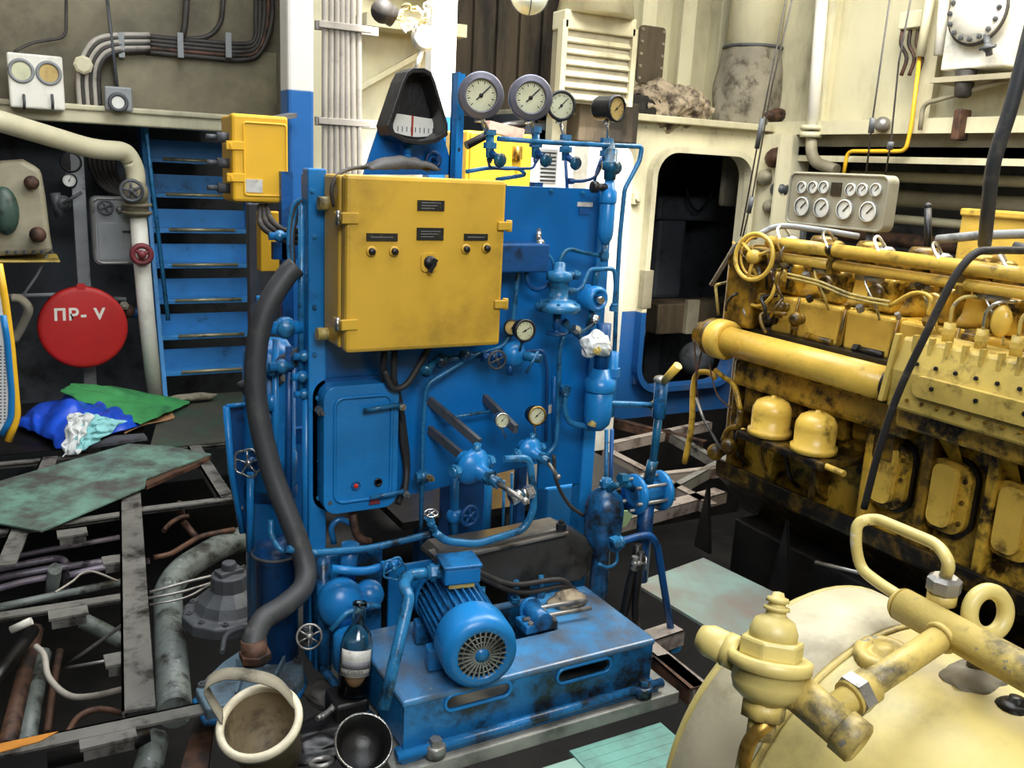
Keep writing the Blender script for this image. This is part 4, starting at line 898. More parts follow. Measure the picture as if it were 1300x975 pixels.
for i in range(3):
    pipe(['black cable curling from small yellow box to the cabinet, top', 'black cable curling from small yellow box to the cabinet, middle', 'black cable curling from small yellow box to the cabinet, lowest'][i],
         PY(3.0, (338-4*i, 262, 3.25), (345-6*i, 280+4*i, 3.1), (362, 293+6*i, 2.95), (384, 292+8*i, 2.8)), .010, M['rubber'], smooth=5, name='cable', cat='cable')
tag(MB().box(A(331, 345, Y=3.4), A(352, 268, Y=3.46)).build('conduit_cover', M['boxlight'], bevel=.004), 'yellow sheet strip behind the wires below the small yellow box', 'cover')
tag(MB().box(A(318, 420, Y=3.7)-V((0, 0, 1)), A(327, 258, Y=3.75)).build('cable_tray', M['greyd'], bevel=.004), 'narrow grey cable tray beside the blue ladder', 'cable tray')
pipe('thick grey black hose snaking down the cabinet flank to the lid', [A(376, 338, Y=2.74), A(362, 352, Y=2.74), A(337, 395, Y=2.73), A(325, 450, Y=2.72), A(327, 520, Y=2.7), A(345, 598, Y=2.66), A(370, 665, Y=2.6), A(387, 715, Y=2.55), A(385, 745, Y=2.5), A(362, 768, Y=2.46), A(334, 787, Y=2.42), A(322, 812, Y=2.38), A(322, 828, Y=2.36)], .033, M['hose'], smooth=6, n=14, name='hose', cat='hose')
t = thing('hose_end', 'dark rusty pipe stub where black hose meets the grey lid', 'pipe fitting', A(324, 838, Y=2.36))
MB().cyl(A(324, 842, Y=2.36), A(322, 812, Y=2.37), .036, n=16).hexn(A(324, 836, Y=2.36), (0, 0, 1), .046, .02).build('body', M['rustb'], t)
t = thing('lower_cylinder', 'dark blue standing cylinder at the bottom left of cabinet', 'tank', (A(352, 790, Y=2.75).x, 2.75, -.3))
c = A(352, 790, Y=2.75); zt = A(352, 690, Y=2.75).z
MB().lathe([(.068, -.3), (.068, zt-.05), (.075, zt-.045), (.075, zt-.02), (.066, zt-.01), (.066, zt), (.03, zt+.02), (0, zt+.02)], (c.x, c.y, 0), (0, 0, 1), 22).build('shell', M['blue_dark'], t)
MB().torus((c.x, c.y, zt-.03), (0, 0, 1), .075, .006).build('clamp_band', M['greyd'], t)
pipe('pale blue curved tube from cylinder to the cabinet foot', PY(2.6, (344, 660, 2.66), (345, 680, 2.64), (356, 697), (372, 702)), .01, M['blue_pipe'], smooth=5)
t = thing('pump_casting', 'lumpy blue pump casting at the cabinet foot left of conduit', 'pump', A(440, 840, Y=2.5))
MB().box(A(400, 850, Y=2.66), A(480, 690, Y=2.70)).build('mounting_plate', M['blue_dirty'], t)
c = A(447, 830, Y=2.46)
MB().lathe([(.05, -.05), (.058, -.04), (.058, .07), (.045, .08), (.03, .085), (0, .09)], c, (0, 0, 1), 20).build('motor_pot', M['blue'], t)
MB().ball(A(432, 765, Y=2.54), .075, 18, 12, (1, .9, 1.1)).ball(A(468, 755, Y=2.55), .05, 16, 10).build('casing', M['blue'], t)
MB().cyl(A(410, 700, Y=2.6), A(412, 850, Y=2.6), .022).build('port', M['blue_dirty'], t); MB().cyl(A(445, 690, Y=2.6), A(440, 740, Y=2.6), .028).build('port', M['blue_dirty'], t)
MB().tube(PY(2.44, (420, 800), (440, 778), (470, 768), (482, 770)), .009).build('bypass_tube', M['blue_pipe'], t)
bolts([A(405, 700, Y=2.655), A(470, 700, Y=2.655), A(404, 770, Y=2.655)], (0, -1, 0), .011, M['blue_pipe'], t)
valve('bright oily valve wheel at the foot of the cabinet', A(391, 806, Y=2.44), (0, 0, 1), (-.2, -1, .4), .02, M['greyd'], M['steel'], 1.8, spokes=6)
tag(MB().prism([(0, 0), (.16, 0), (.02, -.3), (0, -.3)], [], A(493, 720, Y=2.58), (1, 0, 0), (0, 0, 1), .012).build('support_gusset', M['blue']), 'dark blue gusset plate left of the motor', 'plate')
pipe('rusty bent pipe stub below the access hatch', PY(2.66, (448, 652), (450, 672), (455, 684), (470, 688)), .013, M['rustb'], fil=.02)
pipe('blue curled tube below the access hatch', PY(2.68, (424, 690), (420, 668), (430, 658), (446, 664), (450, 674)), .010, M['blue_dirty'], fil=.03)
pipe('blue grey brace pipe lying on the slab toward the tin bowl', [A(410, 848, Z=.05), A(425, 868, Z=.03), A(466, 905, Z=.03), A(476, 915, Z=.03)], .014, M['blue_dirty'], fil=.04)
# ================================================================ YELLOW DIESEL ENGINE
eg = thing('diesel_engine', 'large yellow oil stained diesel engine along the right side of the room', 'engine', (3.1, 2.2, 0))
E0, E1 = 1.15, 3.12
def rbox(lo, hi, nm, m, bev=.015, par=eg): return MB().box(lo, hi).build(nm, m, par, bevel=bev)
# crankcase, sump and bed
rbox((2.98, E0, .30), (3.5, E1-.02, .82), 'crankcase', M['eng'], .02)
b = MB().prism([(2.88, .36), (2.98, .32), (3.5, .32), (3.6, .36), (3.6, .28), (3.4, .10), (3.1, .06), (2.95, .22), (2.88, .28)], [], (0, (E0+E1)/2, 0), (1, 0, 0), (0, 0, 1), E1-E0)
b.build('oil_sump', M['sump'], eg, bevel=.012)
for k in range(8):
    y = E0+.12+k*.255
    MB().box((2.90, y-.02, .28), (2.99, y+.02, .82)).build('crankcase_rib', M['engd'] if k % 2 else M['eng'], eg, bevel=.008)
rbox((2.93, E0, .80), (3.5, E1-.02, .88), 'deck_flange', M['sump'], .01)
rbox((3.02, E0, .86), (3.45, E1-.05, 1.16), 'cylinder_block', M['eng'], .02)
# crankcase doors
for i, y in enumerate((2.22, 1.96, 1.70, 1.44)):
    z = .565
    MB().prism(rrect(.185, .27, .065, 6), [], (2.955, y, z), (0, -1, 0), (0, 0, 1), .05).build('crankcase_door', M['eng'], eg, bevel=.014)
    pass
    MB().prism(rrect(.095, .235, .035, 5), [], (2.925, y, z+.005), (0, -1, 0), (0, 0, 1), .04).build('door_boss', M['engc'], eg, bevel=.014)
    MB().prism(rrect(.21, .295, .075, 6), [], (2.972, y, z), (0, -1, 0), (0, 0, 1), .03).build('door_gasket', M['oil'], eg)
    bolts([(2.93, y+.073*s, z+q) for s in (-1, 1) for q in (-.08, .0, .08)], (-1, 0, 0), .009, M['engd'], eg)
# oil filters
for i, y in enumerate((2.70, 2.455)):
    MB().lathe([(.03, .60), (.092, .605), (.092, .628), (.080, .633), (.082, .70), (.080, .722), (.066, .748), (.04, .762), (.012, .766), (.010, .774), (0, .774)], (2.78, y, 0), (0, 0, 1), 26).build('oil_filter', M['engc'], eg)
rbox((2.70, 2.33, .565), (2.98, 2.82, .60), 'filter_shelf', M['sump'], .01)
MB().cyl((2.76, 2.84, .585), (2.72, 2.24, .585), .012).build('filter_pipe', M['engc'], eg)
# the mottled casting behind the filters
b = MB()
for k in range(7):
    y = 2.95-k*.12
    b.box((2.90+.02*(k % 2), y-.05, .62+.02*(k % 3)), (3.0, y+.05, .84))
b.build('side_casting', M['engd'], eg, bevel=.012)
MB().box((2.86, 2.1, .74), (3.0, 3.05, .86)).build('side_gallery', M['eng'], eg, bevel=.02)
bolts([(2.87, 2.98-.07*k, .862) for k in range(12)], (0, 0, 1), .011, M['engd'], eg)
# big manifold tube
tz = .945
MB().lathe([(.05, 0), (.064, .001), (.064, .92), (.05, .921)], (2.80, 3.07, tz), (0, -1, 0), 30).build('water_manifold', M['engc'], eg)
MB().lathe([(.05, -.06), (.075, -.055), (.09, -.03), (.09, 0), (.088, .04), (.072, .045)], (2.80, 3.07, tz), (0, -1, 0), 28).build('manifold_flange', M['engc'], eg)
MB().lathe([(0, -.055), (.06, -.05), (.055, .0), (.085, .01), (.085, .04), (.05, .05)], (2.80, 3.16, tz), (0, -1, 0), 24).build('manifold_elbow', M['engd'], eg)
MB().torus((2.80, 2.152, tz), (0, 1, 0), .064, .006).build('end_ring', M['oil'], eg)
for y in (2.95, 2.55, 2.22): MB().box((2.84, y-.02, .86), (3.03, y+.02, tz)).build('manifold_bracket', M['engd'], eg)
# water jackets and cylinder covers
for k in range(7):
    y = 2.93-k*.255
    MB().box((2.955, y-.112, 1.0), (3.1, y+.112, 1.16)).build('jacket_cover', M['engc'] if k < 4 else M['eng'], eg, bevel=.012)
    MB().cyl((2.97, y+.128, 1.17), (2.94, y+.128, .98), .006).build('jacket_clamp', M['engd'], eg)
    MB().lathe([(.105, 0), (.115, .03), (.095, .06), (.085, .12), (.10, .13), (.10, .17), (.06, .2)], (3.14, y, 1.15), (0, 0, 1), 20).build('cylinder_head', M['engc'] if k % 2 else M['eng'], eg)
    MB().box((3.0, y-.06, 1.17), (3.1, y+.05, 1.30)).build('head_port', M['eng'], eg, bevel=.012)
    # valve gear cover with its worn cap
    MB().lathe([(.05, 0), (.06, .005), (.06, .045), (.05, .06), (.03, .062), (0, .062)], (3.16, y-.05, 1.365), (0, 0, 1), 20).build('rocker_cover', M['brass'] if k % 2 else M['engd'], eg)
    MB().lathe([(.03, 0), (.04, .01), (.035, .04), (.02, .05), (0, .052)], (3.06, y+.05, 1.37), (0, 0, 1), 16).build('injector_cap', M['chrome'] if k in (0, 2, 3, 5) else M['brass'], eg)
    MB().box((3.05, y-.09, 1.34), (3.25, y+.09, 1.372)).build('head_cover', M['engd'], eg, bevel=.008)
    # high pressure pipes and leak-off loops
    MB().tube(smoothline([(3.05, y+.05, 1.42), (2.98, y+.03, 1.46), (2.90, y-.02, 1.45), (2.86, y-.09, 1.40)], 5), .006, 7).build('injector_pipe', M['white'] if k % 2 == 0 else M['chrome'], eg)
    MB().tube(smoothline([(2.95, y+.02, 1.31), (2.9, y, 1.30), (2.87, y-.05, 1.26), (2.88, y-.09, 1.2), (2.93, y-.07, 1.15)], 5), .005, 7).build('leak_off_pipe', M['tpipe'] if k % 2 else M['chrome'], eg)
    MB().ball((2.95, y-.02, 1.245), .036, 14, 8, (.7, 1, 1.1)).build('inlet_elbow', M['engd'] if k % 3 else M['engc'], eg)
    MB().cyl((2.92, y-.06, 1.31), (2.92, y+.05, 1.31), .022).build('silver_sleeve', M['steel'], eg)
# rails
for z, r, x in ((1.395, .026, 2.88), (1.335, .021, 2.895)):
    y1 = 2.93
    MB().cyl((x, y1, z), (x, 2.60, z), r).build('rail', M['engc'], eg)
    MB().cyl((x, 2.565, z), (x, E0, z), r).build('rail', M['engc'], eg)
    MB().cyl((x, 2.61, z), (x, 2.555, z), r*.75).build('rail_coupling', M['oil'], eg)
for y in (2.58, 2.0, 1.5): MB().box((2.875, y-.012, 1.3), (2.93, y+.012, 1.40)).build('rail_bracket', M['engd'], eg)
# twin thin pipes crossing the jackets
for dz in (0, .014):
    MB().tube(smoothline([A(1000, 352, X=2.85)+V((0, 0, dz)), A(1040, 362, X=2.85)+V((0, 0, dz)), A(1080, 378, X=2.86)+V((0, 0, dz)), A(1130, 388, X=2.86)+V((0, 0, dz))], 5), .006, 7).build('lubrication_pipe', M['tpipe'], eg)
MB().tube(smoothline([A(1130, 388, X=2.86), A(1160, 372, X=2.85), A(1182, 378, X=2.84), A(1178, 400, X=2.84)], 5), .008, 7).build('lubrication_pipe', M['engc'], eg)
# injection pump block
def xb(px, py, X): return A(px, py, X=X)
pz0, pz1 = .88, 1.135
MB().prism([(2.74, pz0), (2.74, 1.02), (2.78, pz1), (2.98, pz1), (2.98, pz0)], [], (0, 1.68, 0), (1, 0, 0), (0, 0, 1), .88).build('injection_pump', M['engp'], eg, bevel=.012)
MB().prism([(2.752, 1.145), (2.775, 1.145), (2.735, .9), (2.71, .9)], [], (0, 2.125, 0), (1, 0, 0), (0, 0, 1), .02).build('pump_end_flange', M['engp'], eg, bevel=.004)
MB().prism(rrect(.66, .075, .03, 5), [], (2.735, 1.68, .985), (0, -1, 0), (0, 0, 1), .03).build('pump_side_cover', M['engp'], eg, bevel=.008)
bolts([(2.72, 1.93-.165*k, .99) for k in range(4)], (-1, 0, 0), .008, M['oil'], eg)
bolts([(2.747, 2.02-.075*k, 1.055) for k in range(9)], (-1, 0, .3), .008, M['oil'], eg)
bolts([(2.737, 2.03-.06*k, .925) for k in range(11)], (-1, 0, 0), .007, M['engd'], eg)
for k in range(12):
    y = 2.06-.064*k
    MB().box((2.764, y-.007, 1.06), (2.785, y+.007, 1.15)).build('pump_rib', M['engp'], eg)
for k in range(6):
    y = 2.0-.125*k
    MB().cyl((2.86, y, 1.13), (2.86, y, 1.2), .02).hexn((2.86, y, 1.16), (0, 0, 1), .024, .02).build('delivery_valve', M['engp'], eg)
    MB().tube(smoothline([(2.86, y, 1.2), (2.855, y-.005, 1.26), (2.87, y-.03, 1.295), (2.92, y-.06, 1.30)], 5), .0065, 7).build('delivery_pipe', M['chrome'] if k % 2 else M['tpipe'], eg)
MB().ball((2.88, 1.83, 1.235), .045, 14, 10, (.6, .8, 1.2)).build('pump_lobe', M['engc'], eg)
rbox((2.80, 1.26, .80), (2.98, 2.12, .885), 'pump_bracket', M['eng'], .015)
for k in range(3):
    y = 2.0-.22*k
    MB().poly([(2.80, y, .885), (2.80, y-.1, .885), (2.955, y-.07, .70), (2.955, y-.02, .70)], .03, (-.6, 0, .8)).build('bracket_web', M['eng'], eg)
MB().box((2.74, 1.34, .82), (2.8, 1.42, .90)).cyl((2.75, 1.38, .85), (2.70, 1.38, .85), .025).build('feed_pump', M['eng'], eg, bevel=.008)
# far end: handwheel, governor linkage, front cover
MB().box((2.95, 3.10, .4), (3.45, 3.16, 1.2)).build('front_cover', M['engd'], eg, bevel=.02)
MB().box((2.86, 2.98, 1.0), (3.1, 3.16, 1.36)).build('governor', M['engd'], eg, bevel=.02)
hc = A(957, 326, X=2.82)
wheel(MB(), hc, (-1, -.15, .08), .098, .010, 3, .03).build('handwheel', M['engc'], eg)
MB().torus(hc+V((.03, .01, -.0)), (-1, -.15, .08), .088, .006).build('handwheel_guard', M['engc'], eg)
MB().cyl(hc, hc+V((.14, .02, 0)), .02).build('handwheel_shaft', M['engd'], eg)
for k, (px, py, s, m) in enumerate(((945, 395, .035, 'engd'), (920, 410, .022, 'engc'), (968, 380, .03, 'eng'), (985, 360, .03, 'engd'), (975, 405, .035, 'oil'), (990, 390, .03, 'engd'), (960, 350, .028, 'eng'), (1000, 330, .025, 'engd'), (912, 432, .025, 'engd'), (940, 365, .02, 'chrome'), (1010, 405, .03, 'engd'), (990, 318, .022, 'brass'))):
    c = A(px, py, X=2.92)
    MB().ball(c, s, 12, 8).cyl(c, c+V((.08, -.01, .0)), s*.7).hexn(c-V((0, 0, s)), (0, 0, -1), s*.6, s*.5).build('linkage_fitting', M[m], eg)
MB().tube([A(903, 362, X=2.82), A(935, 310, X=2.84), A(962, 298, X=2.88)], .011, 8, fil=.02).build('start_lever', M['steel'], eg)
MB().tube(smoothline([A(962, 298, X=2.88), A(990, 287, X=2.95), A(1040, 292, X=3.05), A(1090, 300, X=3.2)], 5), .013, 8).build('grey_conduit', M['grey'], eg)
MB().tube([A(912, 400, X=2.9), A(908, 362, X=2.9), A(928, 357, X=2.9)], .007, 7, fil=.02).build('drain_pipe', M['tpipe'], eg)
MB().tube(smoothline([A(988, 345, X=2.86), A(980, 375, X=2.85), A(965, 388, X=2.86), A(950, 386, X=2.88)], 5), .008, 7).build('control_pipe', M['engc'], eg)
# brown loose oily hanging wires and the drooping yellow oil line
for q, r, m in ((((908, 480), (900, 473), (886, 474), (880, 492), (878, 540), (869, 588)), .014, 'eng'), (((940, 520), (932, 490), (918, 478), (908, 470)), .012, 'eng'), (((918, 560), (925, 545), (938, 540), (940, 520)), .014, 'engd')):
    MB().tube(smoothline([A(px, py, X=2.84) for px, py in q], 5), r, 8).build('oil_line', M[m], eg)
for q in (((880, 420), (884, 470), (884, 510)), ((892, 440), (884, 480), (886, 505)), ((900, 460), (910, 500), (930, 520))):
    MB().tube(smoothline([A(px, py, X=2.8) for px, py in q], 4), .004, 6).build('loose_wire', M['rustb'], eg)
MB().tube([A(884, 505, X=2.78), A(893, 532, X=2.76), A(915, 570, X=2.8)], .007, 7).build('steel_rod', M['steel'], eg)
for q in (0, 1): MB().ball(A(908+18*q, 574-8*q, X=2.85), .04, 12, 8).build('corroded_fitting', M['engd'], eg)
# top clutter
MB().tube(smoothline([(3.2, 2.35, 1.46), (3.2, 2.1, 1.5), (3.15, 1.7, 1.53), (3.2, 1.2, 1.5)], 5), .018, 10).build('grey_conduit', M['grey'], eg)
MB().tube(smoothline([(3.15, 2.0, 1.47), (3.12, 1.75, 1.45), (3.15, 1.5, 1.46), (3.2, 1.2, 1.44)], 5), .014, 10).build('grey_conduit', M['greyd'], eg)
rbox((3.24, E0, 1.2), (3.5, E1-.1, 1.36), 'exhaust_manifold', M['engd'], .03)
for k in range(5):
    MB().tube(smoothline([(2.98, 2.85-.3*k, 1.0-.01), (2.94, 2.82-.3*k, .9), (2.96, 2.8-.3*k, .84)], 4), .008, 7).build('cooling_pipe', M['engd'], eg)
# grimy small pipework packed between the manifold, the jackets and the far end
rg = random.Random(11)
for k in range(22):
    y = rg.uniform(2.80, 3.14); z = rg.uniform(1.0, 1.33); x = rg.uniform(2.84, 2.93)
    m = ('oil', 'engd', 'rustb', 'oil', 'steel', 'engd', 'eng')[k % 7]; a = V((x, y, z))
    MB().tube(smoothline([a, a+V((-.01, rg.uniform(-.03, .03), .04)), a+V((rg.uniform(-.02, .03), rg.uniform(-.05, .05), .08)), a+V((.06, rg.uniform(-.05, .05), .09))], 4), rg.uniform(.004, .010), 7).build('grimy_pipe', M[m], eg)
for k in range(5):
    a = V((2.95, 2.72-.255*k, 1.015))
    MB().cyl(a, a+V((0, -.14, 0)), .014).hexn(a, (0, -1, 0), .02, .025).build('coolant_stub', M['oil' if k % 2 else 'engd'], eg)
for k in range(22):
    y = rg.uniform(1.5, 3.1); z = rg.choice((1.30, 1.27, .87, .9, 1.175)); m = ('oil', 'steel', 'brass', 'engd', 'chrome')[k % 5]
    MB().hexn((2.90, y, z), (-.6, 0, .8), rg.uniform(.010, .018), .025).build('nut', M[m], eg)
MB().box((2.90, 2.2, .985), (2.96, 3.05, 1.005)).build('oil_ledge', M['oil'], eg)
for k in range(4):
    y = 3.02-.16*k
    MB().tube(smoothline([(2.90, y, .58), (2.87, y-.02, .52), (2.88, y-.05, .42), (2.95, y-.04, .36)], 4), .009, 7).build('lower_pipe', M['engd' if k % 2 else 'oil'], eg)
# bedplate and holding brackets below
tag(MB().box((2.93, 1.15, -.3), (3.5, 3.0, .09)).build('engine_seating', M['oil'], bevel=.01), 'black oily seating girder under the yellow engine', 'seating')
for i, (px, py) in enumerate(((915, 640), (1015, 690))):
    p = A(px, py, X=2.95)
    q = MB().prism([(0, .14), (-.06, -.2), (.05, -.2)], [], (2.86, p.y, p.z-.02), (0, 1, 0), (0, 0, 1), .02)
    tag(q.build('seating_bracket', M['oil']), ['dark triangular bracket under the engine, nearer its far end', 'dark triangular bracket under the engine beside the teal floor plate'][i], 'bracket')
pipe('bright steel rod lying in shadow under the engine', [A(1036, 714, X=2.75), A(1090, 727, X=2.72)], .008, M['steel'], name='steel_rod', cat='rod')
# ---------------------------------------------------------------- engine gauge board
GX = 3.42
gb = thing('gauge_board', 'grey rounded board of ten dials standing behind engine', 'gauge board', A(1065, 300, X=GX))
q0 = A(1004, 222, X=GX); q1 = A(1131, 228, X=GX); q2 = A(1126, 292, X=GX)
yc = (q0.y+q1.y)/2; wd = q0.y-q1.y; zc_ = (q0.z+q2.z)/2; hd_ = q0.z-q2.z+.03
nx = V((-1, 0, 0))
MB().prism(rrect(wd, hd_, .035, 6), [], (GX+.03, yc, zc_), (0, -1, 0), (0, 0, 1), .06).build('panel', M['board'], gb, bevel=.006)
MB().tube([V((GX-.002, yc-u, zc_+v)) for u, v in rrect(wd*.98, hd_*.96, .033, 6)], .007, 6, closed=True).build('rim', M['board'], gb)
def bdial(px, py, r, nm='dial'):
    c = A(px, py, X=GX-.004)
    t = MB().lathe([(r*1.0, 0), (r*1.18, .002), (r*1.12, .012), (r, .012)], c, nx, 20, cap=False).lathe([(0, .003), (r, .003)], c, nx, 20, cap=False).build('dial_face', [M['dialw']], gb)
    MB().torus(c+nx*.006, nx, r*1.08, r*.1, 22, 6).build('dial_rim', M['greyd'], t)
    MB().bar(c+nx*.006+V((0, r*.2, -r*.2)), c+nx*.006+V((0, -r*.5, r*.5)), r*.12, .002, up=nx).build('needle', M['ink'], t)
for px in (1019, 1033, 1047, 1081, 1096, 1113): bdial(px, 238 if px < 1060 else 241, .026)
for px, py in ((1019, 262), (1044, 264), (1073, 266), (1103, 269)): bdial(px, py, .041)
c = A(1062, 240, X=GX-.002)
MB().box((c.x-.006, c.y-.03, c.z-.03), (c.x, c.y+.03, c.z+.03)).build('annunciator', M['nameplate'], gb)
for y in (yc+.2, yc-.2): MB().cyl((GX+.03, y, 1.3), (GX+.03, y, zc_-hd_/2), .016).build('support', M['greyd'], gb)
for i, (px, y0, y1) in enumerate(((1112, 255, 330), (1178, 262, 325))):
    tag(MB().cyl(A(px, y1, X=3.55), A(px, y0, X=3.55), .016).ball(A(px, y0, X=3.55), .018).build('guide_rod', M['black']), ['black upright rod behind the engine, near the gauge board', 'black upright rod behind the engine, near the yellow sheet'][i], 'rod')
# black hoses hanging in front of the engine
pipe('thick black hose hanging from above at the right edge', [A(1318, 0, X=2.7), A(1285, 130, X=2.7), A(1262, 205, X=2.72), A(1254, 270, X=2.8), A(1250, 310, X=2.9)], .022, M['hose'], smooth=6, n=12, name='hose', cat='hose')
pipe('long black cable drooping diagonally across the engine', [A(1300, 318, X=2.9), A(1262, 318, X=2.74), A(1238, 322, X=2.68), A(1212, 352, X=2.64), A(1180, 415, X=2.62), A(1140, 500, X=2.62), A(1115, 575, X=2.64), A(1097, 645, X=2.68)], .013, M['rubber'], smooth=6, n=10, name='hose', cat='hose')
# ================================================================ FOREGROUND AIR TANK
TR, TX, TZ, TY = .36, 1.368, .509, 1.16
tk = thing('air_tank', 'pale yellow pressure tank lying in the right foreground', 'tank', (TX, .6, 0))
MB().lathe([(TR, 1.3), (TR, .03), (TR*.985, .012), (TR*.95, 0), (TR*.8, -.018), (TR*.5, -.03), (0, -.035)][::-1], (TX, TY, TZ), (0, -1, 0), 72).build('shell', M['tank'], tk)
MB().lathe([(TR+.002, .19), (TR+.005, .192), (TR+.005, .2), (TR+.002, .202)], (TX, TY, TZ), (0, -1, 0), 72, cap=False).build('seam_band', M['tpipe'], tk)
MB().lathe([(TR+.001, .03), (TR+.003, .032), (TR+.003, .185), (TR+.001, .187)], (TX, TY, TZ), (0, -1, 0), 72, cap=False).build('worn_band', M['tankw'], tk)
MB().torus((TX, TY-.026, TZ), (0, 1, 0), TR-.004, .008, 60, 6).build('end_weld', M['tank'], tk)
MB().box((TX-.28, .2, 0), (TX+.28, .26, .3)).build('saddle', M['engd'], tk); MB().box((TX-.28, .85, 0), (TX+.28, .91, .3)).build('saddle', M['engd'], tk)
# stop valve on the tank
vb = A(970, 898, Z=.865)
tv = thing('tank_valve', 'yellow hexagon capped stop valve on the pale yellow tank', 'valve', vb-V((0, 0, .02)))
vax = V((.22, .2, 1)).normalized(); vk = .78
def VL(prof, n=28): return MB().lathe([(r, h*vk) for r, h in prof], vb, vax, n)
VL([(.022, -.06), (.022, -.02)], 12).build('stub', M['tpipe'], tv)
VL([(.024, -.02), (.034, -.02), (.034, .012), (.024, .012)], 6).build('base_nut', M['tpipe'], tv)
VL([(.03, .01), (.05, .03), (.055, .05), (.055, .075), (.064, .08), (.064, .1), (.056, .104), (.05, .1)]).build('body', M['tank'], tv)
MB().hexn(vb+vax*.076, vax, .05, .03).build('hex_cap', M['tank'], tv, bevel=.005)
VL([(.036, .13), (.037, .15), (.03, .172), (.016, .182), (.015, .19), (.02, .192), (.02, .198), (.013, .2), (.013, .206), (.018, .208), (.016, .216), (.01, .218), (.008, .226), (0, .228)]).build('spindle_cap', M['tank'], tv)
side = V((-.42, .9, .12)).normalized()
MB().cyl(vb+vax*.058+side*.05, vb+vax*.058+side*.072, .028).lathe([(.022, .068), (.026, .076), (.026, .10), (.018, .118), (0, .121)], vb+vax*.058, side, 20).build('side_cap', M['tank'], tv)
o1 = vb+vax*.035; dirn = (A(1085, 943, Z=.855)-A(1003, 868, Z=.90)).normalized()
e0 = o1+V((.03, -.01, .0)); e1 = A(1083, 938, Z=.86)
e0 = A(1005, 872, Z=.895)
MB().cyl(o1+(e0-o1)*.4, e0+(e1-e0)*.25, .026).cyl(e0, e1, .030).lathe([(.034, 0), (.034, .03), (.028, .034), (.02, .034), (.018, .03), (0, .03)], e1-(e1-e0).normalized()*.02, e1-e0, 22).build('outlet_socket', M['tpipe'], tv)
pipe('bent brass drain tube running down the tank under the valve', [vb+V((-.01, -.02, -.01)), A(950, 940, Z=.82), A(940, 990, Z=.75)], .012, M['brass'], fil=.02)
# manifold on the tank
mz = .955
mf = thing('manifold_pipe', 'thick pale yellow manifold pipe above the tank with a branch', 'pipe', A(1230, 810, Z=mz-.05))
m0 = A(1146, 768, Z=mz); m1 = A(1318, 862, Z=mz)
m1 = m0+(m1-m0).normalized()*.62
MB().tube([m0, m1], .029, 22).lathe([(.029, -.004), (.024, -.012), (0, -.014)], m0, m1-m0, 22).build('main_pipe', M['tpipe'], mf)
j = A(1188, 806, Z=mz); j = m0+(m1-m0).normalized()*((j-m0).dot((m1-m0).normalized()))
br1 = e0+(e1-e0)*.55
MB().tube([j, br1], .021, 20).build('branch_pipe', M['tpipe'], mf)
MB().cyl(br1+(j-br1)*.18, br1+(j-br1)*.34, .028).build('branch_union', M['tpipe'], mf)
MB().hexn(br1+(j-br1)*.2, j-br1, .033, .02).build('union_nut', M['steel'], mf)
MB().torus(j+(br1-j).normalized()*.024, br1-j, .023, .005).build('weld_bead', M['tpipe'], mf)
lp = [A(1150, 762, Z=mz), A(1118, 742, Z=mz+.0), A(1092, 722, Z=mz+.0), A(1086, 690, Z=mz+.05), A(1088, 662, Z=mz+.09), A(1112, 658, Z=mz+.10), A(1192, 692, Z=mz+.11), A(1206, 716, Z=mz+.095), A(1202, 745, Z=mz+.05)]
n1 = A(1198, 745, Z=mz+.045)
lp[-1] = n1+V((0, 0, .02))
pipe('pale yellow tube looping from the manifold end up to the grey nut', lp, .0105, M['tank'], fil=.05, n=12)
t = thing('pipe_union', 'worn grey union nut standing on the yellow manifold', 'pipe fitting', n1-V((0, 0, .05)))
MB().cyl(n1-V((0, 0, .06)), n1, .014).lathe([(.02, -.03), (.024, -.028), (.024, -.012), (.02, -.01)], n1, (0, 0, 1), 18).build('stub', M['tpipe'], t)
MB().lathe([(.022, -.012), (.028, -.006), (.028, .014), (.02, .02)], n1, (0, 0, 1), 8, False).build('nut', M['steel'], t)
rc = A(1254, 778, Z=mz+.02)
t = thing('lifting_eye', 'pale yellow lifting eye ring behind the manifold pipe', 'lifting eye', rc-V((0, 0, .06)))
MB().torus(rc, (-.25, -1, .25), .036, .0135, 36, 12).build('ring', M['tank'], t)
MB().cyl(rc-V((0, 0, .04)), rc-V((-.0, 0, .1)), .018).build('shank', M['tpipe'], t)
c = A(1122, 830, Z=.862)
t = thing('pressed_plug', 'worn round grey plug set in the tank top under the branch', 'plug', c-V((0, 0, .01)))
MB().lathe([(.05, -.02), (.05, .004), (.044, .01), (.03, .01), (.028, .004), (.018, .004), (.016, .014), (0, .014)], c, (-.1, 0, 1), 24).build('body', M['tpipe'], t)
c = A(1288, 900, Z=.86)
t = thing('pressed_plug', 'dark greasy plug on the tank near the right edge', 'plug', c-V((0, 0, .02)))
MB().lathe([(.03, -.02), (.03, .004), (.02, .012), (.012, .012), (.012, .02), (0, .02)], c, (0.1, 0, 1), 16).build('body', M['oil'], t)
cloth_lump('rag', 'dark grey rag lying on the tank under the manifold', A(1240, 862, Z=.862), (.07, .05, .014), M['dirtycloth'], 5.5, n=14, amp=.3)
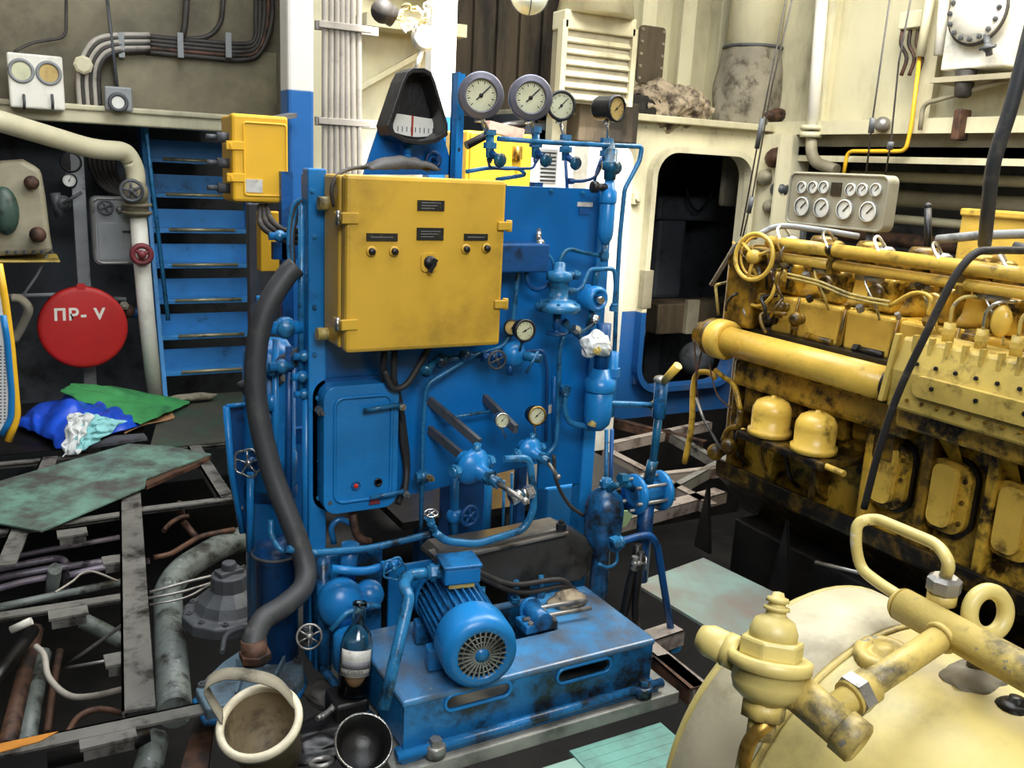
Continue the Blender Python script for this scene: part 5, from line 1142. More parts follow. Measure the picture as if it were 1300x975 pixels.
# ================================================================ LEFT SIDE, FLOOR FRAMES AND BILGE
G = 'floor frame bars left of the cabinet'
def fbar(label, p, q, w=.05, h=.04, m='beam', z=0, group=None):
    p = V((p[0], p[1], z-h/2)); q = V((q[0], q[1], z-h/2))
    t = MB()
    d = (q-p).normalized(); s = d.cross(V((0, 0, 1)))
    t.bar(p+V((0, 0, h/2-.004)), q+V((0, 0, h/2-.004)), w, .008)
    t.bar(p-s*(w/2-.004), q-s*(w/2-.004), .008, h)
    return tag(t.build('floor_beam', M[m]), label, 'floor beam', group)
fbar('steel floor bar crossing the open bilge nearest the camera', (-1.6, 2.66), (.58, 2.58), .06)
fbar('steel floor bar crossing the open bilge second from the camera', (-1.6, 3.5), (.36, 3.45), .055)
fbar('short steel floor bar on the right of the long bar toward the cabinet', (.40, 4.35), (1.0, 4.34), .055)
fbar('steel floor bar under the near edge of the teal plate', (-1.4, 4.22), (.38, 4.32), .055)
fbar('dark floor bar beyond teal plate below the rags', (-1.4, 5.3), (1.2, 5.26), .05)
fbar('long steel floor bar running away from camera over the bilge', (.25, 2.65), (.46, 4.75), .095, z=.004)
fbar('floor bar running away from camera at the far left under teal plate', (-.1, 3.9), (.12, 5.3), .08, z=.004)
fbar('floor bar running away beside the cabinet under teal plate corner', (.86, 4.35), (.86, 5.25), .07, z=.004)
tag(MB().poly([V((-.16, 2.634, .003)), V((.03, 2.628, .003)), V((-.02, 2.598, .003)), V((-.16, 2.585, .003))], .002).build('rust_strip', paint('orange_primer', '#c9832c', .6, '#7d5222', .3, 12)), 'orange primer strip on the nearest floor bar at the left edge', 'strip')
for i, (x, y, w, m) in enumerate(((.1, 3.41, .13, 'beam'), (.155, 2.57, .15, 'steel'), (.22, 3.0, .07, 'beam'), (.29, 3.82, .08, 'beam'), (.16, 4.18, .12, 'beam'))):
    tag(MB().box((x-w/2, y-.05, -.012), (x+w/2, y+.03, -.002)).bar((x-w/2+.008, y-.045, -.03), (x+w/2-.008, y-.045, -.03), .006, .03).build('plate_lug', M[m]),
        ['small steel lug plate under the second floor bar', 'bright bent lug plate hanging under the nearest floor bar', 'square lug plate on the long bar, nearest camera', 'square lug plate on the long bar, further back', 'lug plate below the teal plate edge'][i], 'lug plate')
# floor plates
tag(MB().poly([A(-60, 640, Z=.03), A(-40, 622, Z=.03), A(163, 563, Z=.03), A(214, 566, Z=.03), A(268, 576, Z=.03), A(186, 607, Z=.03), A(184, 618, Z=.03), A(52, 674, Z=.03), A(0, 664, Z=.03), A(-50, 655, Z=.03)], .008).build('floor_plate', M['plate']), 'long teal painted floor plate lying loose across the bars', 'floor plate')
tag(MB().poly([A(184, 611, Z=.02), A(268, 578, Z=.02), A(262, 584, Z=.02), A(186, 617, Z=.02)], .02).build('plate_flange', M['rustb']), 'rusty turned edge of a plate below the teal floor plate', 'flange')
tag(MB().poly([V((.62, 5.24, .012)), V((1.7, 5.24, .012)), V((1.7, 6.38, .012)), V((.86, 6.38, .012))], .008).build('floor_plate', M['plate3']), 'dark worn floor plate at the foot of the blue ladder', 'floor plate')
tag(MB().poly([V((-.9, 5.4, .006)), V((.6, 5.42, .006)), V((.78, 6.5, .006)), V((-.9, 6.5, .006))], .008).build('floor_plate', M['oil']), 'black floor plate under the blue sheet and rags', 'floor plate')
tag(MB().poly([A(140, 553, Z=.03), A(183, 550, Z=.03), A(187, 556, Z=.03), A(115, 566, Z=.03)], .015).build('flat_bar', M['greyd']), 'grey flat bar lying in front of cardboard', 'bar')
tag(MB().grid(lambda u, v: A(158, 551, Z=.03).lerp(A(222, 528, Z=.03), u)+V((.0, .30*v, .012*math.sin(5*u+3*v))), 12, 8).build('cardboard', M['card'], solid=.004), 'brown cardboard sheet lying beside the green cloth', 'cardboard')
# rags and sheets on the plates
def cloth(name, label, P, m, seed, h, n=34, fold=5, cat='cloth'):
    """a bilinear patch between four points, heaped up by noise"""
    a, b, c, d = [V(p) for p in P]
    def fn(u, v):
        p = a*(1-u)*(1-v)+b*u*(1-v)+c*u*v+d*(1-u)*v
        q = V((u*2.2+seed, v*2.2, seed))
        e = math.sin(PI*u)**.5*math.sin(PI*v)**.5
        z = e*h*(.55+.5*noise.noise(q*1.3))+.25*h*abs(math.sin(fold*(u+v*.6)+3*noise.noise(q)))*(.3+.7*e)
        return p+V((.03*noise.noise(q*3), .03*noise.noise(q*3+V((9, 0, 0))), z))
    return tag(MB().grid(fn, n, n).build(name, m, solid=.003, sub=1), label, cat)
cloth('plastic_sheet', 'crumpled bright blue plastic sheet heaped on the dark plate', [A(18, 540, Z=.03), A(84, 574, Z=.03), A(184, 540, Z=.04), A(95, 502, Z=.05)], M['bagblue'], 2.2, .17, fold=12)
cloth('cloth', 'green cloth draped over the blue plastic sheet toward the ladder', [A(74, 498, Z=.16), A(180, 541, Z=.06), A(243, 510, Z=.03), A(95, 487, Z=.18)], M['green'], 5.1, .07, fold=4)
cloth('rag', 'white rag hanging over the plate edge before the blue sheet', [A(76, 580, Z=.02), A(98, 578, Z=.03), A(118, 526, Z=.22), A(90, 526, Z=.22)], M['ragwhite'], 7.4, .05, fold=8, cat='rag')
cloth('rag', 'pale cyan rag lying beside the white rag', [A(92, 576, Z=.04), A(112, 570, Z=.05), A(158, 536, Z=.17), A(108, 524, Z=.22)], M['ragcyan'], 9.7, .04, fold=8, cat='rag')
cloth_lump('rag', 'pale rag lying at the foot of the ladder', A(245, 504, Z=.05), (.16, .05, .025), M['dirtycloth'], 12.2, n=14, amp=.2)
# bilge pipes
bz = -.28
def bp_(lab, pts, r, m, fil=.05, **k): return pipe(lab, [A(p[0], p[1], Z=(p[2] if len(p) > 2 else bz)) for p in pts], r, M[m], fil, **k)
M['bpipe'] = paint('grimy_violet_bilge_pipe', '#938a98', .32, '#231d1c', .4, 10, metal=.2, chip='#8a5a44', chipamt=.25)
M['bgreen'] = paint('grimy_grey_green_pipe', '#757d78', .38, '#24211d', .45, 8, chip='#a6b4ae', chipamt=.3)
bp_('thin violet grey bilge pipe highest of the row under the floor bars', ((-60, 722), (60, 698), (175, 678)), .014, 'bpipe')
bp_('violet grey bilge pipe second of the row with a bend down', ((-40, 732), (8, 720), (72, 708), (84, 712), (82, 770, -.6)), .017, 'bpipe')
bp_('bright violet bilge pipe in the middle of the row', ((-60, 745), (60, 722), (170, 708)), .017, 'bpipe')
bp_('short violet bilge pipe right of the upright green pipe', ((88, 730), (120, 722), (190, 712)), .016, 'bpipe')
bp_('lower violet bilge pipe left of the upright green pipe', ((-40, 758), (30, 738), (64, 732)), .016, 'bpipe')
bp_('lowest grey bilge pipe behind the second floor bar', ((-20, 775), (60, 758), (160, 738)), .018, 'bgreen')
bp_('upright green bilge pipe left of the long floor bar', ((70, 722, -.2), (62, 780, -.6)), .03, 'bgreen')
bp_('thin pale wire looping over the bilge pipes', ((70, 752, -.2), (92, 738, -.2), (104, 728, -.18), (120, 726, -.2), (150, 738, -.25)), .005, 'cable', smooth=5)
bp_('large grey green bilge pipe with elbow running toward the camera', ((330, 678, -.25), (285, 690, -.22), (232, 722, -.22), (212, 748, -.25), (214, 780, -.3), (222, 905, -.3)), .062, 'bgreen', .12, n=16)
bp_('rusty red pipe slanting above the grey green elbow', ((195, 708, -.15), (216, 704, -.15), (255, 680, -.15), (298, 672, -.15)), .013, 'rustb')
bp_('rusty pipe bending near the teal plate corner', ((208, 674, -.15), (216, 664, -.15), (230, 656, -.15), (240, 655, -.15)), .012, 'rustb')
bp_('short upright rusty pipe by the far floor bar', ((228, 640, -.1), (232, 668, -.35)), .02, 'rustb')
bp_('orange brown upright pipe below the teal plate corner', ((234, 664, -.2), (250, 684, -.25)), .018, 'rustb')
bp_('rust brown bilge pipe running down at the lower left', ((45, 800, -.3), (30, 860, -.3), (8, 950, -.3)), .032, 'rustb')
bp_('grey green bilge pipe running down beside rust brown one', ((55, 830, -.32), (45, 880, -.32), (34, 945, -.32)), .03, 'bgreen')
bp_('dark bilge pipe sloping at the far lower left', ((42, 800, -.2), (20, 830, -.2), (-20, 880, -.2)), .025, 'oil')
bp_('thin dark upright bilge pipe below the second floor bar', ((76, 826, -.3), (66, 880, -.35), (60, 930, -.4)), .014, 'rustb')
bp_('grey cable looping down from the lug to the long floor bar', ((45, 820, -.1), (56, 832, -.12), (62, 860, -.16), (85, 882, -.16), (115, 884, -.14), (165, 873, -.06)), .011, 'cable', smooth=6, name='cable', cat='cable')
bp_('brown tube arching behind the nearest floor bar', ((86, 930, -.1), (100, 910, -.1), (125, 900, -.1), (160, 906, -.1)), .010, 'rustb', smooth=5)
bp_('pale rod slanting from the long floor bar into bilge', ((166, 786, -.05), (130, 812, -.15), (88, 842, -.25)), .007, 'steel')
bp_('thin pale rod lying low behind the square lug', ((84, 848, -.2), (140, 838, -.15)), .006, 'steel')
bp_('white ended tube poking out under the second floor bar', ((14, 800, -.15), (40, 788, -.12)), .016, 'white')
bp_('grey green pipe slanting under the second floor bar', ((105, 788, -.3), (130, 800, -.35), (168, 822, -.4)), .035, 'bgreen')
bp_('thin steel rods bundle crossing over the elbow pipe, upper', ((190, 752, -.1), (240, 738, -.1), (300, 724, -.1)), .007, 'steel')
bp_('thin steel rods bundle crossing over the elbow pipe, middle', ((186, 760, -.1), (230, 752, -.1), (300, 730, -.1)), .006, 'steel')
bp_('thin steel rods bundle crossing over the elbow pipe, lowest', ((190, 768, -.1), (235, 760, -.1), (310, 718, -.08)), .005, 'steel')
bp_('pale green pipe stub at the bottom edge below the nearest bar', ((196, 940, -.35), (184, 990, -.35)), .05, 'bgreen')
tag(MB().poly([A(250, 905, Z=-.1), A(272, 912, Z=-.1), A(262, 990, Z=-.12), A(225, 990, Z=-.12)], .03).build('flat_bar', M['rustb']), 'rust spotted flat bar sloping below the bucket', 'bar')
bp_('dark hidden pipe crossing the bilge below the nearest bar', ((60, 965, -.3), (150, 945, -.3), (190, 935, -.3)), .03, 'oil')
# dark flanged casting beside the cabinet
c = A(292, 772, Z=-.12)
t = thing('valve_casting', 'dark grey bolted valve bonnet in the bilge left of cabinet', 'valve', c-V((0, 0, .03)))
MB().lathe([(.17, -.05), (.185, -.045), (.185, .0), (.17, .006), (.14, .01), (.12, .05), (.075, .09), (.07, .15), (.03, .152), (.028, .2), (0, .2)], c, (0, 0, 1), 12, False).build('body', M['greyd'], t, bevel=.006)
MB().obox(c+V((0, 0, .15)), (1, .3, 0), (-.3, 1, 0), (0, 0, 1), .05, .03, .02).build('yoke', M['greyd'], t, bevel=.005)
bolts([c+V((.155*math.cos(k*PI/5), .155*math.sin(k*PI/5), .004)) for k in range(10)], (0, 0, 1), .014, M['greyd'], t)
# grey blue lid under the hose
L = [A(px, py, Z=.03) for px, py in ((248, 873), (282, 840), (318, 816), (362, 812), (385, 838), (386, 858), (366, 880), (300, 892), (262, 900))]
t = thing('casting_lid', 'grey blue many sided casting lid with ribs behind the bucket', 'lid', A(320, 860, Z=-.05))
M['lid'] = paint('worn_grey_blue_lid', '#6f8796', .4, '#3e3c3a', .42, 6, chip='#2c7ab8', chipamt=.3)
MB().poly(L, .06).build('lid', M['lid'], t, bevel=.008)
for p, q in (((300, 885), (312, 842)), ((345, 872), (362, 836)), ((335, 846), (300, 842))):
    a, b_ = A(*p, Z=.04), A(*q, Z=.04); MB().bar(a, b_, .008, .035).build('rib', M['lid'], t)
MB().tube([V(p)-V((0, 0, .05)) for p in L], .012, 8, closed=True).build('lower_rim', M['blue_dirty'], t)
bolts([L[k].lerp(A(320, 860, Z=.03), .12) for k in (0, 2, 4, 6)], (0, 0, 1), .014, M['greyd'], t)
pipe('grey grab ring wire behind the grey blue lid', [A(282, 828, Z=.06), A(288, 806, Z=.07), A(312, 796, Z=.07), A(330, 800, Z=.05)], .009, M['greyd'], smooth=6)
# bucket
bc = A(330, 918, Z=.19)
bax = V((-.30, -.38, 1)).normalized()
t = thing('bucket', 'tan plastic bucket with cream rim and wide grey strap handle', 'bucket', bc-bax*.24)
MB().lathe([(.0, -.17), (.080, -.17), (.100, 0), (.106, .0), (.106, .012), (.095, .012), (.074, -.162), (0, -.162)], bc, bax, 40, cap=False).build('body', M['bucket'], t)
MB().lathe([(.0, -.155), (.072, -.155), (.094, .008)], bc, bax, 40, cap=False).build('lining', M['bucketin'], t)
MB().lathe([(.093, -.002), (.112, -.006), (.114, .008), (.108, .018), (.096, .018), (.092, .006), (.093, -.002)], bc, bax, 48, cap=False).build('rim', M['rim'], t)
ex, ey, a_ = frame(bax)
hd1 = (A(275, 875, Z=.27)-bc); p1 = A(268, 905, Z=.19); p2 = A(378, 905, Z=.19)
hp_ = smoothline([A(283, 912, Z=.20), A(266, 884, Z=.25), A(262, 868, Z=.28), A(285, 856, Z=.30), A(320, 858, Z=.31), A(352, 868, Z=.29), A(376, 895, Z=.22)], 7)
hm = MB()
tv_ = []
wv = V((.3, .9, .25)).normalized()*.021
hm.grid(lambda u, v: hp_[min(int(u*(len(hp_)-1)+.5), len(hp_)-1)]+wv*(v*2-1), len(hp_), 2)
hm.build('strap_handle', M['dirtycloth'], t, solid=.004, label='wide grey strap handle')
# tin bowl
bc = A(462, 942, Z=.09); bax = V((-.05, -.75, 1)).normalized()
t = thing('tin_bowl', 'blackened tin bowl with bright worn rim leaning beside the skid', 'bowl', bc-bax*.11)
MB().lathe([(0, -.085), (.05, -.085), (.068, -.06), (.078, 0), (.082, .0), (.08, .004), (.074, .002), (.064, -.056), (.046, -.078), (0, -.078)], bc, bax, 36, cap=False).build('body', M['oil'], t)
MB().torus(bc, bax, .079, .004, 40, 6).build('rim', M['chrome'], t)
# bottle
b0 = A(449, 880, Z=.08)
tag(MB().box((b0.x-.07, b0.y-.05, -.02), (b0.x+.035, b0.y+.07, .078)).build('packing_block', M['oil'], bevel=.01), 'black oily block under the glass bottle', 'block'); bax = V((.12, .16, 1)).normalized()
t = thing('bottle', 'clear glass bottle with torn paper label standing left of motor', 'bottle', b0)
K = 1.3
prof = [(0, 0), (.034, .0), (.038, .006), (.038, .115), (.032, .14), (.016, .165), (.0145, .2), (.017, .205), (.017, .215), (.013, .216)]
MB().lathe([(r*K, h*K) for r, h in prof+[(.011, .2), (.012, .165), (.029, .138), (.0355, .115), (.0355, .008), (0, .006)]], b0, bax, 30, cap=False).build('glass_body', M['glass'], t)
MB().lathe([(0, .012), (.044, .012), (.044, .05), (0, .05)], b0, bax, 24, cap=False).build('dregs', paint('murky_brown_liquid', '#a98a68', .3, '#6b533a', .3, 20), t)
ex, ey, a_ = frame(bax)
fcam = (EYE-b0); fcam = (fcam-a_*fcam.dot(a_)).normalized(); sd = a_.cross(fcam)
def lab(u, v, r=.0386):
    r *= K; v *= K; th = (u-.5)*2.1; return b0+a_*v+fcam*(r*math.cos(th))+sd*(r*math.sin(th))
MB().grid(lambda u, v: lab(u, .05+.062*v), 16, 4).build('label', M['paper'], t, solid=.0004)
MB().grid(lambda u, v: lab(.04+.92*u, .068+.018*v, .0390), 16, 2).build('label_band', M['inkg'], t, solid=.0003)
k = MB()
for z in (.054, .0575): k.grid(lambda u, v: lab(.04+.92*u, z+.0012*v, .0390), 16, 2)
k.build('label_lines', M['ink'], t, solid=.0003)
bt = text_part('lettering', 'PЗBИM', .0145, lab(.5, .0625, .0392), sd, a_, M['ink'], t, .0002)
for v_ in bt.data.vertices:
    w_ = v_.co+OFF[t.name]-b0; x_ = w_.dot(sd); z_ = w_.dot(a_); th = x_/(.0392*K)
    v_.co = b0-OFF[t.name]+a_*z_+fcam*((.0393*K)*math.cos(th))+sd*((.0393*K)*math.sin(th))
# floor on the near right
tag(MB().poly([V((1.02, 1.99, -.08)), V((1.40, 1.99, -.08)), V((1.40, 1.2, -.08)), V((.6, 1.2, -.08)), V((.6, 1.6, -.08))], .01).build('floor_plate', M['plate2']), 'pale worn floor plate in front of the skid at the bottom edge', 'floor plate')
M['plate_g'] = paint('teal_ribbed_plate', '#6fa79c', .5, '#55605a', .35, 4, dsoft=.4)
b = MB().poly([V((1.40, 2.02, -.075)), V((1.75, 2.02, -.075)), V((1.75, 1.3, -.075)), V((1.40, 1.3, -.075))], .01)
for k in range(18): b.bar((1.41, 1.32+.04*k, -.0755), (1.74, 1.32+.04*k, -.0755), .004, .003)
tag(b.build('floor_plate', M['plate_g']), 'teal ribbed floor plate in front of the skid beside yellow tank', 'floor plate')
tag(MB().poly([A(806, 740, Z=0), A(893, 708, Z=0), A(992, 756, Z=0), A(985, 790, Z=0), A(925, 812, Z=0)], .012).build('floor_plate', paint('pale_pinkish_teal_plate', '#86a59b', .5, '#7d6a60', .55, 2.6, dsoft=.5)), 'pale teal floor plate between the skid and the engine', 'floor plate')
M['beamp'] = paint('pale_worn_floor_beam', '#9a8f86', .5, '#4c3d33', .4, 8, chip='#b06a5a', chipamt=.15)
def zb(lab, a, b_, w, m='beamp', z=-.01): 
    p, q = A(*a, Z=z), A(*b_, Z=z)
    d = (q-p).normalized(); s = d.cross(V((0, 0, 1)))
    return tag(MB().bar(p-V((0, 0, .004)), q-V((0, 0, .004)), w, .008).bar(p+s*(w/2-.004)-V((0, 0, .03)), q+s*(w/2-.004)-V((0, 0, .03)), .008, .06).build('floor_beam', M[m]), lab, 'floor beam')
zb('pale floor beam beside the right end of the skid', (790, 790), (890, 870), .06)
zb('short pale floor beam next to the bowed blue tube', (800, 815), (860, 795), .08)
zb('reddish floor beam running toward the yellow tank', (838, 832), (885, 872), .07, 'rustb')
zb('floor beam lying below the lever toward the engine', (775, 660), (915, 622), .09)
zb('floor beam crossing by the flanged valve', (770, 570), (905, 640), .06)
zb('floor beam near the foot of the door', (775, 562), (900, 535), .06)
zb('floor beam behind the flanged valve', (800, 605), (935, 590), .05)
zb('rusty floor beam below the door sill', (775, 530), (895, 560), .06, 'rustb')
zb('narrow floor beam beside the engine foot', (845, 545), (960, 610), .05, 'beam')
zb('narrow dark floor beam below engine far end', (850, 620), (960, 560), .05, 'beam')
# ================================================================ BACK LEFT WALL
# ladder
lx0, lx1 = .87, 1.56
t = thing('ladder', 'steep blue steel ladder with worn treads against the back wall', 'ladder', (1.2, 6.4, 0))
for x in (lx0, lx1):
    MB().bar((x, 6.42, -.05), (x, 7.1, 2.0), .03, .16, up=(0, -1, .3)).build('stringer', M['ladder'], t, bevel=.004)
for k in range(8):
    z = .17+.238*k; y = 6.46+.078*k*4.2/4.2
    MB().box((lx0+.012, y-.02, z-.03), (lx1-.012, y+.16, z)).build('tread', M['ladder'], t, bevel=.004)
    MB().cyl((lx0+.12, y-.02, z-.006), (lx1-.12, y-.02, z-.006), .012).build('worn_nosing', M['tread'], t)
    MB().box((lx0+.012, y+.15, z+.0), (lx1-.012, y+.16, z+.125)).build('riser', M['ladder'], t)
MB().tube([(lx0+.03, 6.32, .55), (lx0-.03, 6.6, 1.9), (lx0-.03, 6.8, 2.4)], .014, 8).build('handrail', M['blue_pipe'], t)
# red disc
c = A(106, 416, Y=6.30)
t = thing('hose_reel_cover', 'red round cover plate lettered in white hung on back wall', 'cover', c-V((0, 0, .27)))
MB().lathe([(0, .012), (.23, .012), (.25, .008), (.262, 0), (.262, -.05), (0, -.05)], c, (0, -1, 0), 48, cap=False).build('disc', M['red'], t)
MB().lathe([(.03, 0), (.03, .05)], c+V((0, .0, 0)), (0, 1, 0), 10).build('hub', M['greyd'], t)
text_part('lettering', 'ПР- V', .10, c+V((-.02, -.0125, .085)), (1, 0, 0), (.02, 0, 1), M['white'], t, .0006, .006)
MB().prism(rrect(.05, .04, .01), [], c+V((0, 0, .262)), (1, 0, 0), (0, 0, 1), .02).build('hanging_lug', M['red'], t)
tag(MB().box((A(95, 300, Y=6.6).x, 6.6, -.6), (A(112, 300, Y=6.6).x, 6.64, 1.6)).build('wall_post', M['grey'], bevel=.004), 'grey upright strip on the back wall above the red disc', 'post')
# grey fire box
x0, z0, x1, z1 = pxbox(120, 251, 170, 336, 6.45)
t = thing('control_cabinet', 'grey rounded wall cabinet with a small wheel between pipe and post', 'cabinet', ((x0+x1)/2, 6.45, z0))
MB().prism(rrect(x1-x0, z1-z0, .04, 5), [], ((x0+x1)/2, 6.52, (z0+z1)/2), (1, 0, 0), (0, 0, 1), .14).build('body', M['grey'], t, bevel=.008)
MB().tube([V((u, 6.45, v)) for u, v in rrect(x1-x0-.02, z1-z0-.02, .04, 5, (x0+x1)/2, (z0+z1)/2)], .008, 6, closed=True).build('rim', M['steel'], t)
MB().box((x0+.03, 6.444, z0+.03), (x1-.03, 6.45, z0+.27)).build('door', M['grey'], t, bevel=.006)
wheel(MB(), A(134, 263, Y=6.42), (0, -1, 0), .042, .008, 4).build('handwheel', M['greyd'], t)
MB().ball(A(152, 266, Y=6.44), .025).build('knob', M['steel'], t)
MB().box((x1-.08, 6.435, (z0+z1)/2-.01), (x1+.0, 6.45, (z0+z1)/2+.005)).build('latch', M['ink'], t)
# white pipe, its valve and the sloping pipe
pipe('big cream pipe sloping across the upper left and dropping beside the ladder', [A(-40, 142, Y=5.7), A(60, 172, Y=5.9), A(120, 190, Y=6.1), A(160, 192, Y=6.25), A(172, 214, Y=6.28), A(173, 240, Y=6.28)], .058, M['cream'], fil=.16, n=16)
t = thing('globe_valve', 'dirty white globe valve with black wheel above the upright pipe', 'valve', A(172, 268, Y=6.28))
MB().cyl(A(172, 236, Y=6.28), A(175, 275, Y=6.28), .07, n=18).lathe([(.09, 0), (.09, .02)], A(174, 262, Y=6.28), (0, 0, 1), 18).lathe([(.09, 0), (.09, .02)], A(174, 272, Y=6.28), (0, 0, 1), 18).ball(A(172, 245, Y=6.24), .08).build('body', M['creamd'], t)
wheel(MB(), A(167, 242, Y=6.12), (-.1, -1, 0), .062, .011, 5).build('handwheel', M['greyd'], t)
pipe('upright white pipe with maroon handwheel left of the blue ladder', [A(175, 272, Y=6.28), A(186, 400, Y=6.3), A(197, 505, Y=6.32)], .052, M['white'], fil=0, n=16)
t = thing('maroon_handwheel', 'maroon valve handwheel on the upright white pipe', 'handwheel', A(179, 336, Y=6.2))
wheel(MB(), A(180, 323, Y=6.19), (0, -1, 0), .055, .018, 3, .025).build('wheel', M['redw'], t)
MB().cyl(A(180, 323, Y=6.19), A(180, 323, Y=6.27), .02).build('spindle', M['greyd'], t)
# two dial instrument box on the ledge
x0, z0, x1, z1 = pxbox(13, 72, 79, 136, 6.2)
t = thing('instrument_box', 'white instrument box with one pale and one yellowed round dial', 'instrument box', ((x0+x1)/2, 6.2, z0))
MB().box((x0, 6.2, z0), (x1, 6.36, z1)).build('body', M['white'], t, bevel=.012)
for px, py, m in ((27, 90, 'dial'), (62, 93, 'dialy')):
    c = A(px, py, Y=6.198)
    d = MB().lathe([(0, 0), (.055, 0)], c, (0, -1, 0), 28).build('dial', M[m], t)
    MB().torus(c, (0, -1, 0), .06, .01, 28, 8).build('dial_rim', M['grey'], d)
for px in (30, 66): MB().tube([A(px, 120, Y=6.19), A(px+1, 130, Y=6.17), A(px+1, 138, Y=6.2)], .008).build('clip', M['greyd'], t)
t = thing('round_fitting', 'grey square lamp fitting with round glass on the ledge', 'fitting', A(150, 140, Y=6.28))
MB().box(A(134, 140, Y=6.30), A(166, 112, Y=6.36)).build('body', M['grey'], t, bevel=.01)
c = A(150, 130, Y=6.27); MB().lathe([(.045, 0), (.045, .05)], c, (0, 1, 0), 20).build('glass', M['dialw'], t); MB().torus(c, (0, -1, 0), .048, .012, 24, 8).build('ring', M['greyd'], t)
t = thing('junction_fitting', 'round beige cable fitting among the cables on the upper left', 'fitting', A(105, 92, Y=6.3))
MB().lathe([(.055, 0), (.055, .05), (.04, .06), (0, .06)], A(105, 83, Y=6.36), (0, -1, 0), 8, False).build('body', M['cream'], t)
CG = 'cable bundle bending down at the upper left'
for i in range(6):
    m = ('cable', 'cabled', 'cable', 'cabled', 'cable', 'cabled')[i]
    pipe('cable of the bundle bending down beside the two dial box', [A(190, 44+4*i, Y=6.4), A(135+3*i, 46+4*i, Y=6.38), A(112+4*i, 60+3*i, Y=6.36), A(100+5*i, 95, Y=6.36), A(102+5*i, 140, Y=6.36)], .016, M[m], smooth=6, name='cable', cat='cable', group=CG)
CH = 'horizontal cables on the upper back wall'
for i in range(5):
    pipe('brown cable of the run along the upper back wall turning up at the right', [A(185, 46+5*i, Y=6.42), A(250, 52+5*i, Y=6.42), A(310, 56+5*i, Y=6.42), A(332-2*(4-i), 48+4*i, Y=6.42), A(345-5*(4-i), 25, Y=6.42), A(345-5*(4-i), -20, Y=6.42)], .016, M['cabled' if i != 3 else 'rustb'], smooth=6, name='cable', cat='cable', group=CH)
for i, px in enumerate((154, 229, 290)):
    tag(MB().box(A(px-3, 73, Y=6.37), A(px+3, 42, Y=6.39)).build('cable_clip', M['grey'], bevel=.003), 'cable clip on the upper back wall, %s' % ('nearest the dial box', 'in the middle', 'nearest the pillar')[i], 'clip')
pipe('dark bent pipe coming down to the upper cable run', [A(238, -20, Y=6.42), A(235, 30, Y=6.42), A(231, 52, Y=6.42)], .02, M['cabled'])
pipe('dark thin pipe curving right into the upper cable run', [A(285, -20, Y=6.42), A(281, 30, Y=6.42), A(265, 48, Y=6.42), A(232, 50, Y=6.42)], .016, M['cabled'], fil=.08)
pipe('thin dark wire curving above the two dial box', [A(84, 0, Y=6.42), A(84, 48, Y=6.4), A(40, 54, Y=6.36), A(18, 66, Y=6.3)], .009, M['cabled'], fil=.06, name='wire', cat='wire')
pipe('thin straight conduit dropping to the square lamp fitting', [A(135, -10, Y=6.4), A(149, 112, Y=6.34)], .010, M['greyd'])
tag(MB().box(A(150, 142, Y=6.44), A(350, 68, Y=6.47)).build('wall_panel', M['tanwall'], bevel=.004), 'beige flat panel on the upper back wall', 'panel')
# dark cable coil below ledge
for i in range(6):
    pipe('dark cable of the bundle sagging under the ledge beside the upright pipe', [A(112+6*i, 185, Y=6.9), A(116+6*i, 215+i, Y=6.9), A(132+5*i, 238, Y=6.9), A(158+2*i, 250, Y=6.9)], .018, M['cabled'], smooth=6, name='cable', cat='cable', group='dark cables sagging below the ledge')
# gauges on the dark wall
gauge('black faced round gauge on the dark wall above the white one', A(90, 206, Y=6.6), (0, -1, 0), .062, .06, None, dial='ink', tick=False)
gauge('small white gauge below the black faced one', A(88, 229, Y=6.58), (0, -1, 0), .045, .05, None, dial='dialw', needle=60)
t = thing('cock_valve', 'dark small cock below the white gauge on the left wall', 'valve', A(80, 268, Y=6.6))
MB().ball(A(80, 258, Y=6.55), .05).cyl(A(70, 245, Y=6.55), A(76, 275, Y=6.55), .03).cyl(A(80, 258, Y=6.5), A(104, 244, Y=6.5), .010).build('body', M['greyd'], t)
# grimy casting at the far left
t = thing('pump_casing', 'grimy cream pump casing with bolted foot at the far left', 'pump', A(30, 330, Y=6.0))
q = [A(px, py, Y=5.9) for px, py in ((-40, 328), (68, 322), (64, 300), (58, 250), (52, 215), (30, 203), (0, 205), (-40, 215))]
MB().prism([(p.x, p.z) for p in q], [], (0, 6.05, 0), (1, 0, 0), (0, 0, 1), .3).build('casing', M['creamd'], t, bevel=.03)
MB().box(A(-40, 334, Y=5.86), A(72, 322, Y=6.25)).build('foot_flange', M['engp'], t, bevel=.006)
bolts([A(10+11*k, 322, Y=5.88) for k in range(6)], (0, 0, 1), .016, M['greyd'], t)
MB().ball(A(6, 268, Y=5.82), .09, 14, 9, (.8, .6, 1.5)).build('green_cap', paint('oily_green_cap', '#3c5248', .35, '#161a17', .5, 9), t)
MB().ball(A(48, 298, Y=5.84), .045).build('boss', M['rustb'], t); MB().ball(A(40, 232, Y=5.86), .04).build('boss', M['rustb'], t)
pipe('thin grey wire slanting from pump foot to the bench pipe', [A(60, 322, Y=6.0), A(48, 348, Y=6.0), A(30, 374, Y=6.0)], .008, M['grey'], name='wire', cat='wire')
pipe('pale bent hose stub curving at the left behind the yellow post', [A(14, 378, Y=6.0), A(26, 380, Y=6.0), A(36, 392, Y=6.0), A(30, 410, Y=6.05), A(18, 432, Y=6.1)], .026, M['dirtycloth'], smooth=6)
pipe('thin beige conduit crossing behind the red disc', [A(10, 376, Y=6.7), A(75, 374, Y=6.7), A(160, 380, Y=6.7)], .014, M['grey'])
